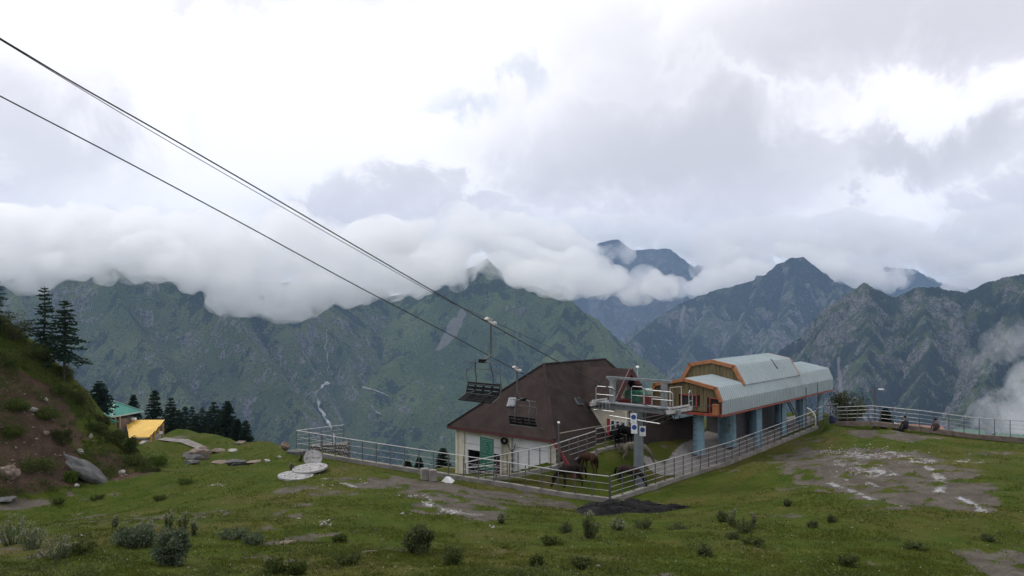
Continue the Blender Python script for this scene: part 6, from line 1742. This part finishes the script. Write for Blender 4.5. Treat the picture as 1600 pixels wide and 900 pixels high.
mb = MB(); q = P(170, 655, 81); mb.add([q + np.array(v) for v in ((-1.4, 0, .5), (.9, 0, -.25), (-1.4, 0, -.9), (-1.4, .1, .5), (.9, .1, -.25), (-1.4, .1, -.9))], [(0, 1, 2), (5, 4, 3), (0, 3, 4, 1), (1, 4, 5, 2), (2, 5, 3, 0)])
mb.build('lean_to_sheet', M['greenroof'], gh2, hb)
# yellow-roofed shed
yb = P(228, 696, 79); yh = empty('yellow_roof_shed', yb, 'long shed with a bright yellow stepped sheet roof below the green hut', 'shed')
edges = [((196, 656, 86), (257, 656, 83)), ((198, 665, 84), (249, 665, 81.5)), ((200, 674, 82.2), (243, 674, 80)), ((202, 686, 80), (234, 684.5, 78.6))]
for i in range(3):
    a, b = P(*edges[i][0]), P(*edges[i][1]); c, d = P(*edges[i + 1][1]), P(*edges[i + 1][0])
    mb = MB(); gquad(mb, [a + UP * .10 * i, b + UP * .10 * i, c + UP * (.10 * i - .10), d + UP * (.10 * i - .10)], .05); rp_ = mb.build('roof_sheet', M['yellow'], yh, yb)
    mb = MB(); n = 16
    for q in range(n + 1):
        t = q / n; mb.bar(a * (1 - t) + b * t + UP * (.10 * i + .025), d * (1 - t) + c * t + UP * (.10 * i - .075), .05, .03)
    s_ = mb.build('corrugation', M['yellow'], rp_, (0, 0, 0)); s_.location = -yb; s_['kind'] = 'stuff'
mb = MB(); a, b = P(203, 690, 80.4), P(233, 690, 79); mb.prism([a - UP * .6, b - UP * .6, b + UP * .2, a + UP * .2], np.array((.5, 1, 0)) * .2); mb.build('front_wall', M['yellowwall'], yh, yb)
mb = MB(); a, b = P(234, 690, 79.2), P(255, 668, 83.2); b2 = b.copy(); b2[2] = a[2] + .2; mb.prism([a - UP * .6, b2 - UP * .8, b + UP * .3, a + UP * .25], np.array((-.8, .4, 0)) * .2); mb.build('end_wall', M['timber'], yh, yb)
for i, (px, py, D) in enumerate(((236, 690, 78.6), (242, 684, 79.6), (248, 680, 80.8), (255, 672, 82.4))):
    q = P(px, py, D); mb = MB(); mb.box(q + UP * -.1, (.12, .12, 1.5)); mb.build('post', M['yellowwall'], yh, yb)
mb = MB(); mb.box(P(251.5, 676, 80.4), (.30, .05, .26)); mb.build('white_panel', M['signwhite'], yh, yb)
mb = MB(); a, b = P(216, 702, 77.6), P(252, 682, 80.6); b[2] = a[2] + .5; mb.prism([a - UP * .5, b - UP * .5, b + UP * .5, a + UP * .35], np.array((-.6, .6, 0))); mb.build('stone_base', M['palerock'], yh, yb)
q = P(209, 655, 85); mb = MB(); mb.box(q, (.5, .4, .3)); tag(mb.build('water_tank', M['lampglobe'], None, q - UP * .15, bevel=.08), 'small white tank on the top edge of the yellow roof', 'tank')

# low buildings below the far edge of the right meadow
def low_hut(pts, ridge, mt, label, wall, drop=3.0):
    a, b, c, d = [P(*p) for p in pts]; base = (a + b) / 2 - UP * drop
    e = empty('hut', base, label, 'hut')
    mb = MB(); gquad(mb, [a, b, c, d], .08); rf = mb.build('roof', mt, e, base)
    mb = MB(); n = max(6, int(np.linalg.norm(b - a) / .5))
    for i in range(n + 1): mb.bar(a + (b - a) * i / n + UP * .03, d + (c - d) * i / n + UP * .03, .06, .04)
    s_ = mb.build('roof_seam', mt, rf, (0, 0, 0)); s_.location = -base; s_['kind'] = 'stuff'
    back = np.array((0, 3.0, 0)); mb = MB(); gquad(mb, [d, c, c + back - UP * 1.2, d + back - UP * 1.2], .08); mb.build('rear_roof', mt, e, base)
    mb = MB(); i1 = (b - a) * .04; mb.prism([a + i1 + np.array((0, .3, -.15)), b - i1 + np.array((0, .3, -.15)), b - i1 + np.array((0, .3, -drop)), a + i1 + np.array((0, .3, -drop))], np.array((0, 2.5, 0))); mb.build('wall', wall, e, base)
    return e
low_hut([(1398, 676, 70), (1476, 684, 66), (1474, 667, 70), (1404, 661, 74)], 0, M['brickred'], 'hut with a red brown roof showing through the right railing', M['timber'])
low_hut([(1484, 686, 74), (1545, 690, 71), (1538, 672, 76), (1490, 670, 79)], 0, M['dullgreen'], 'hut with a dull green roof behind the right railing, left one', M['timber'])
low_hut([(1548, 690, 72), (1640, 698, 69), (1625, 681, 74), (1556, 676, 77)], 0, M['dullgreen'], 'hut with a dull green roof behind the right railing, right one', M['timber'])
low_hut([(1396, 668, 78), (1412, 672, 76), (1410, 664, 80), (1398, 661, 82)], 0, M['lampglobe'], 'small white-roofed shed left of the red brown hut', M['white'])

# ------------------------------------------------------------------ foreground shrubs and weeds
def k_at(p): return p[1] / FPX
def weed(kind, px, py, hpx, wpx, seed, label, mt='shrub'):
    p = on(px, py); k = k_at(p); h = hpx * k; r = wpx * k / 2; p = p - UP * .03
    if kind == 'dense': place_shrub('shrub', p, leafy(h, r, seed, L[mt], 4200, .085, lobes=26, low=.0), label, 'shrub', rz=seed)
    elif kind == 'spike': place_plant('weed', p, spiky(h, r, seed, L[mt], 34, 30, .10), label, 'weed', rz=seed)
    elif kind == 'thistle': place_plant('thistle', p, spiky(h, r, seed, L[mt], 9, 46, .095, heads=.035), label, 'thistle', rz=seed)
    elif kind == 'bloom': place_plant('flowering_weed', p, spiky(h, r, seed, L[mt], 34, 22, .075, heads=.028), label, 'weed', rz=seed)
    elif kind == 'clump': place_plant('tuft', p, spiky(h * 1.15, r * 1.2, seed, L[mt], 40, 26, .075, up=1.6), label, 'tuft', rz=seed)
    elif kind == 'low': place_plant('leafy_weed', p, spiky(h, r, seed, L[mt], 26, 22, .13, up=2.2), label, 'weed', rz=seed)
weed('spike', 654, 868, 58, 54, 1, 'round grey green shrub in the foreground, taller of the two in the middle'); weed('dense', 654, 869, 46, 50, 31, 'leafy base of the tallest middle foreground shrub')
weed('spike', 707, 884, 44, 44, 2, 'round dark shrub in the foreground right of the taller one', 'weedy')
weed('spike', 922, 842, 44, 30, 3, 'pointed dark shrub below the netting heap'); weed('thistle', 921, 842, 48, 14, 4, 'thistle spike rising from the pointed dark shrub')
weed('clump', 884, 834, 18, 22, 5, 'small dark clump left of the pointed shrub')
weed('thistle', 970, 802, 28, 9, 6, 'pale-headed thistle standing against the black netting')
weed('bloom', 966, 830, 22, 30, 7, 'pale flowering weed just below the netting heap'); weed('clump', 1005, 822, 18, 30, 8, 'low olive clump below the right part of the netting')
weed('thistle', 1145, 822, 32, 16, 9, 'pale-headed thistle right of the netting heap'); weed('low', 1130, 815, 18, 26, 10, 'leafy weed beside the right-hand thistle'); weed('clump', 1162, 832, 22, 34, 11, 'dark weedy clump behind the right-hand thistle')
weed('thistle', 1177, 826, 30, 8, 12, 'thin brown-headed thistle right of the weedy clump')
weed('low', 1100, 868, 18, 26, 13, 'leafy green weed at the lower centre right'); pass; weed('clump', 1145, 846, 12, 22, 14, 'low dark weed right of centre')
weed('spike', 1176, 856, 16, 46, 15, 'blue green weed patch at lower right of centre', 'weedy'); weed('spike', 1325, 884, 24, 38, 16, 'blue grey weed near the bottom right', 'weedy')
weed('clump', 1231, 793, 13, 12, 17, 'small dark tuft in the right meadow, left of two'); weed('clump', 1299, 815, 12, 14, 18, 'small dark tuft in the right meadow, right of two'); weed('clump', 1270, 820, 12, 16, 19, 'low dark tuft between the two right meadow tufts')
pass; weed('spike', 1430, 860, 12, 44, 21, 'low grey weed strip in the lower right meadow', 'weedy'); pass
weed('clump', 1545, 850, 12, 22, 23, 'low green tuft near the right edge')
weed('low', 545, 885, 30, 44, 24, 'broad-leaved green weed at the bottom, left of the round shrubs', 'weedy'); weed('low', 427, 897, 28, 42, 25, 'broad-leaved dark weed at the bottom edge, left one', 'bush'); weed('low', 464, 896, 30, 38, 26, 'broad-leaved dark weed at the bottom edge, right one', 'bush')
weed('bloom', 22, 850, 52, 60, 27, 'pale flowering weed at the left edge', 'blue'); weed('bloom', 92, 872, 40, 58, 28, 'cream flowering weed in the lower left corner', 'blue'); weed('bloom', 50, 858, 46, 46, 44, 'grey flowering weed between the two at the left edge', 'blue')
weed('thistle', 264, 828, 40, 14, 29, 'tall pale-headed thistle at lower left, left one'); weed('thistle', 287, 832, 42, 18, 30, 'tall pale-headed thistle at lower left, right one'); weed('thistle', 302, 838, 30, 8, 45, 'slim dark thistle right of the tall pair')
weed('dense', 268, 886, 56, 66, 32, 'big dark weedy clump at lower left', 'blue'); weed('spike', 270, 885, 66, 40, 46, 'dark spiky weed standing in the lower left clump'); weed('dense', 210, 852, 32, 76, 33, 'low dark weed patch left of the tall thistles', 'blue'); weed('bloom', 228, 838, 28, 30, 34, 'pale flowering weed in front of the tall thistles', 'blue')
weed('low', 130, 866, 26, 50, 47, 'bright leafy weed below the cream flowers', 'bush'); weed('spike', 366, 842, 22, 56, 35, 'blue grey weed patch left of centre', 'blue'); weed('spike', 395, 850, 26, 36, 36, 'grey weed right of the blue grey patch', 'blue')
weed('thistle', 180, 824, 26, 8, 37, 'single thistle in the left meadow'); weed('bloom', 783, 818, 20, 12, 39, 'white-headed weed left of the netting heap'); weed('low', 530, 842, 14, 26, 40, 'low green weed above the tan stone', 'bush')
weed('clump', 152, 782, 10, 22, 41, 'low dark tussock near the bank foot, left one', 'bush'); weed('clump', 250, 782, 10, 22, 42, 'low dark tussock near the bank foot, right one', 'bush'); weed('clump', 290, 758, 10, 24, 43, 'dark tussock below the knoll', 'bush'); weed('clump', 90, 788, 10, 20, 48, 'low dark tussock at the left of the meadow', 'bush')
weed('low', 860, 850, 14, 40, 49, 'green leafy patch above the little gully', 'bush'); weed('spike', 910, 884, 20, 34, 50, 'blue green weed beside the little gully', 'weedy'); weed('low', 838, 886, 20, 20, 51, 'leafy weed on the left lip of the little gully', 'bush')
weed('spike', 1060, 826, 12, 40, 52, 'low green weed patch below the right end of the netting'); pass
weed('thistle', 456, 738, 20, 9, 54, 'small thistle in front of the dark stone plinth'); weed('thistle', 470, 722, 18, 7, 55, 'small thistle beside the propped round slab')

# ------------------------------------------------------------------ scrub on the bank, grass
R = np.random.default_rng(33)
jj, ii = np.nonzero((bankz > .35) & (gy < 60) & (gx > -34))
pk = R.integers(0, len(jj), 9000); bx_ = gx[jj[pk], ii[pk]] + R.uniform(-.11, .11, len(pk)); by_ = gy[jj[pk], ii[pk]] + R.uniform(-.11, .11, len(pk)); so_ = soil[jj[pk], ii[pk]]
nn_ = fbm2(bx_ * .5, by_ * .5, 71, 4)
ok = (R.random(len(pk)) < np.clip(1.05 - 1.25 * so_ + .9 * nn_ + 1.3 * np.clip(nn_ - .15, 0, 1), 0.01, 1)); bx_, by_, nn_ = bx_[ok], by_[ok], nn_[ok]; bz_ = gzv(bx_, by_)
m = 22; c = np.repeat(np.stack((bx_, by_, bz_), 1), m, 0); hh = np.repeat(np.clip(.16 + .30 * nn_, .05, .5), m)
q = R.normal(0, 1, (len(c), 3)); q[:, 2] = np.abs(q[:, 2]); q /= np.linalg.norm(q, axis=1, keepdims=True)
c = c + q * hh[:, None] * R.random((len(c), 1)) ** .5
V, F = blades(c, q + R.normal(0, .5, c.shape), .075 * R.uniform(.6, 1.5, len(c)), .03, R=R)
o = link_mesh('undergrowth', np_mesh('undergrowth', V, F), L['bush']); tag(o, 'tangled low scrub and grass over the earth bank', kind='stuff')
R = np.random.default_rng(21)
n = 150000
D = 1 / R.uniform(1 / 66, 1 / 17.5, n); px = R.uniform(-30, 1630, n); x = (px - 800) / FPX * D
def samp(a, x, y):
    i = np.clip(np.searchsorted(GX, x) - 1, 0, len(GX) - 2); j = np.clip(np.searchsorted(GY, y) - 1, 0, len(GY) - 2)
    return a[j, i]
cl = fbm2(x * .8, D * .8, 61, 4); cl2 = fbm2(x * .18, D * .18, 62, 3)
keep = (R.random(n) < np.clip(.75 + 1.0 * cl, .12, 1)) & (samp(mud, x, D) < R.uniform(.25, .75, n)) & (samp(soil, x, D) < .4) & (samp(pave, x, D) < .3) & (samp(wet, x, D) < .3) & (sdf(x, D) < -.15)
hx_ = (x - P0[0]) * HB[0] + (D - P0[1]) * HB[1]; ht_ = (x - P0[0]) * HA[0] + (D - P0[1]) * HA[1]
keep &= ~((hx_ > -.3) & (hx_ < 10.6) & (ht_ > -.3) & (ht_ < 13))
x, y, cl, cl2 = x[keep], D[keep], cl[keep], cl2[keep]; z = gzv(x, y)
nb = 3; n = len(x)
c = np.repeat(np.stack((x, y, z - .01), 1), nb, 0) + np.concatenate((R.normal(0, .03, (n * nb, 2)), np.zeros((n * nb, 1))), 1)
ln = np.repeat(np.clip(.050 + .075 * cl + .03 * cl2 + .07 * (R.random(n) > .985), .020, .20), nb) * R.uniform(.6, 1.4, n * nb)
d = R.normal(0, .55, (n * nb, 3)); d[:, 2] = 1
V, F = blades(c, d, ln, .011 + .00035 * np.repeat(y, nb), R=R)
o = link_mesh('grass', np_mesh('grass', V, F), L['grass']); tag(o, 'short uneven grass covering the meadow', kind='stuff')
n = 7000; D = 1 / R.uniform(1 / 36, 1 / 17.2, n); px = R.uniform(-20, 1620, n); x = (px - 800) / FPX * D
cn = fbm2(x * .45, D * .45, 95, 4) + .35 * np.clip((500 - px) / 500, 0, 1) - .02 * (D - 24)
ok = (R.random(n) < np.clip(cn * 1.6, .015, .9)) & (samp(mud, x, D) < .6); x, D = x[ok], D[ok]; n = len(x); m = 16
c = np.repeat(np.stack((x, D, gzv(x, D)), 1), m, 0); hh = np.repeat(R.uniform(.06, .26, n), m)
q = R.normal(0, 1, (n * m, 3)); q[:, 2] = np.abs(q[:, 2]) * 1.1; q /= np.linalg.norm(q, axis=1, keepdims=True)
c = c + q * hh[:, None] * R.random((n * m, 1))
V, F = blades(c, q + R.normal(0, .4, c.shape), .085 * R.uniform(.5, 1.5, len(c)), .024, R=R)
o = link_mesh('meadow_weeds', np_mesh('meadow_weeds', V, F), L['weedy']); tag(o, 'rough leafy weeds mixed into the near meadow grass', kind='stuff')
n = 500; D = 1 / R.uniform(1 / 45, 1 / 18, n); x = (R.uniform(-20, 1620, n) - 800) / FPX * D; ok = (samp(mud, x, D) < .3) & (samp(soil, x, D) < .3); x, D = x[ok], D[ok]; n = len(x)
c = np.repeat(np.stack((x, D, gzv(x, D) + .06), 1), 5, 0) + R.normal(0, .01, (n * 5, 3))
V, F = blades(c, R.normal(0, 1, (n * 5, 3)), .022, .016, R=R); o = link_mesh('wildflowers', np_mesh('wildflowers', V, F), L['petal']); tag(o, 'tiny pale wildflowers dotted through the meadow', kind='stuff')
# ------------------------------------------------------------------ the air
hz = MB().box((700, 4000, -50), (26000, 17000, 1930))
hm = vol_mat('pale air', (0.44, 0.64, 1.0), 0.000054, 0.0)
ho = hz.build('haze', hm, base=(0, 0, 0))
tag(ho, 'thin blue mountain air', kind='stuff')
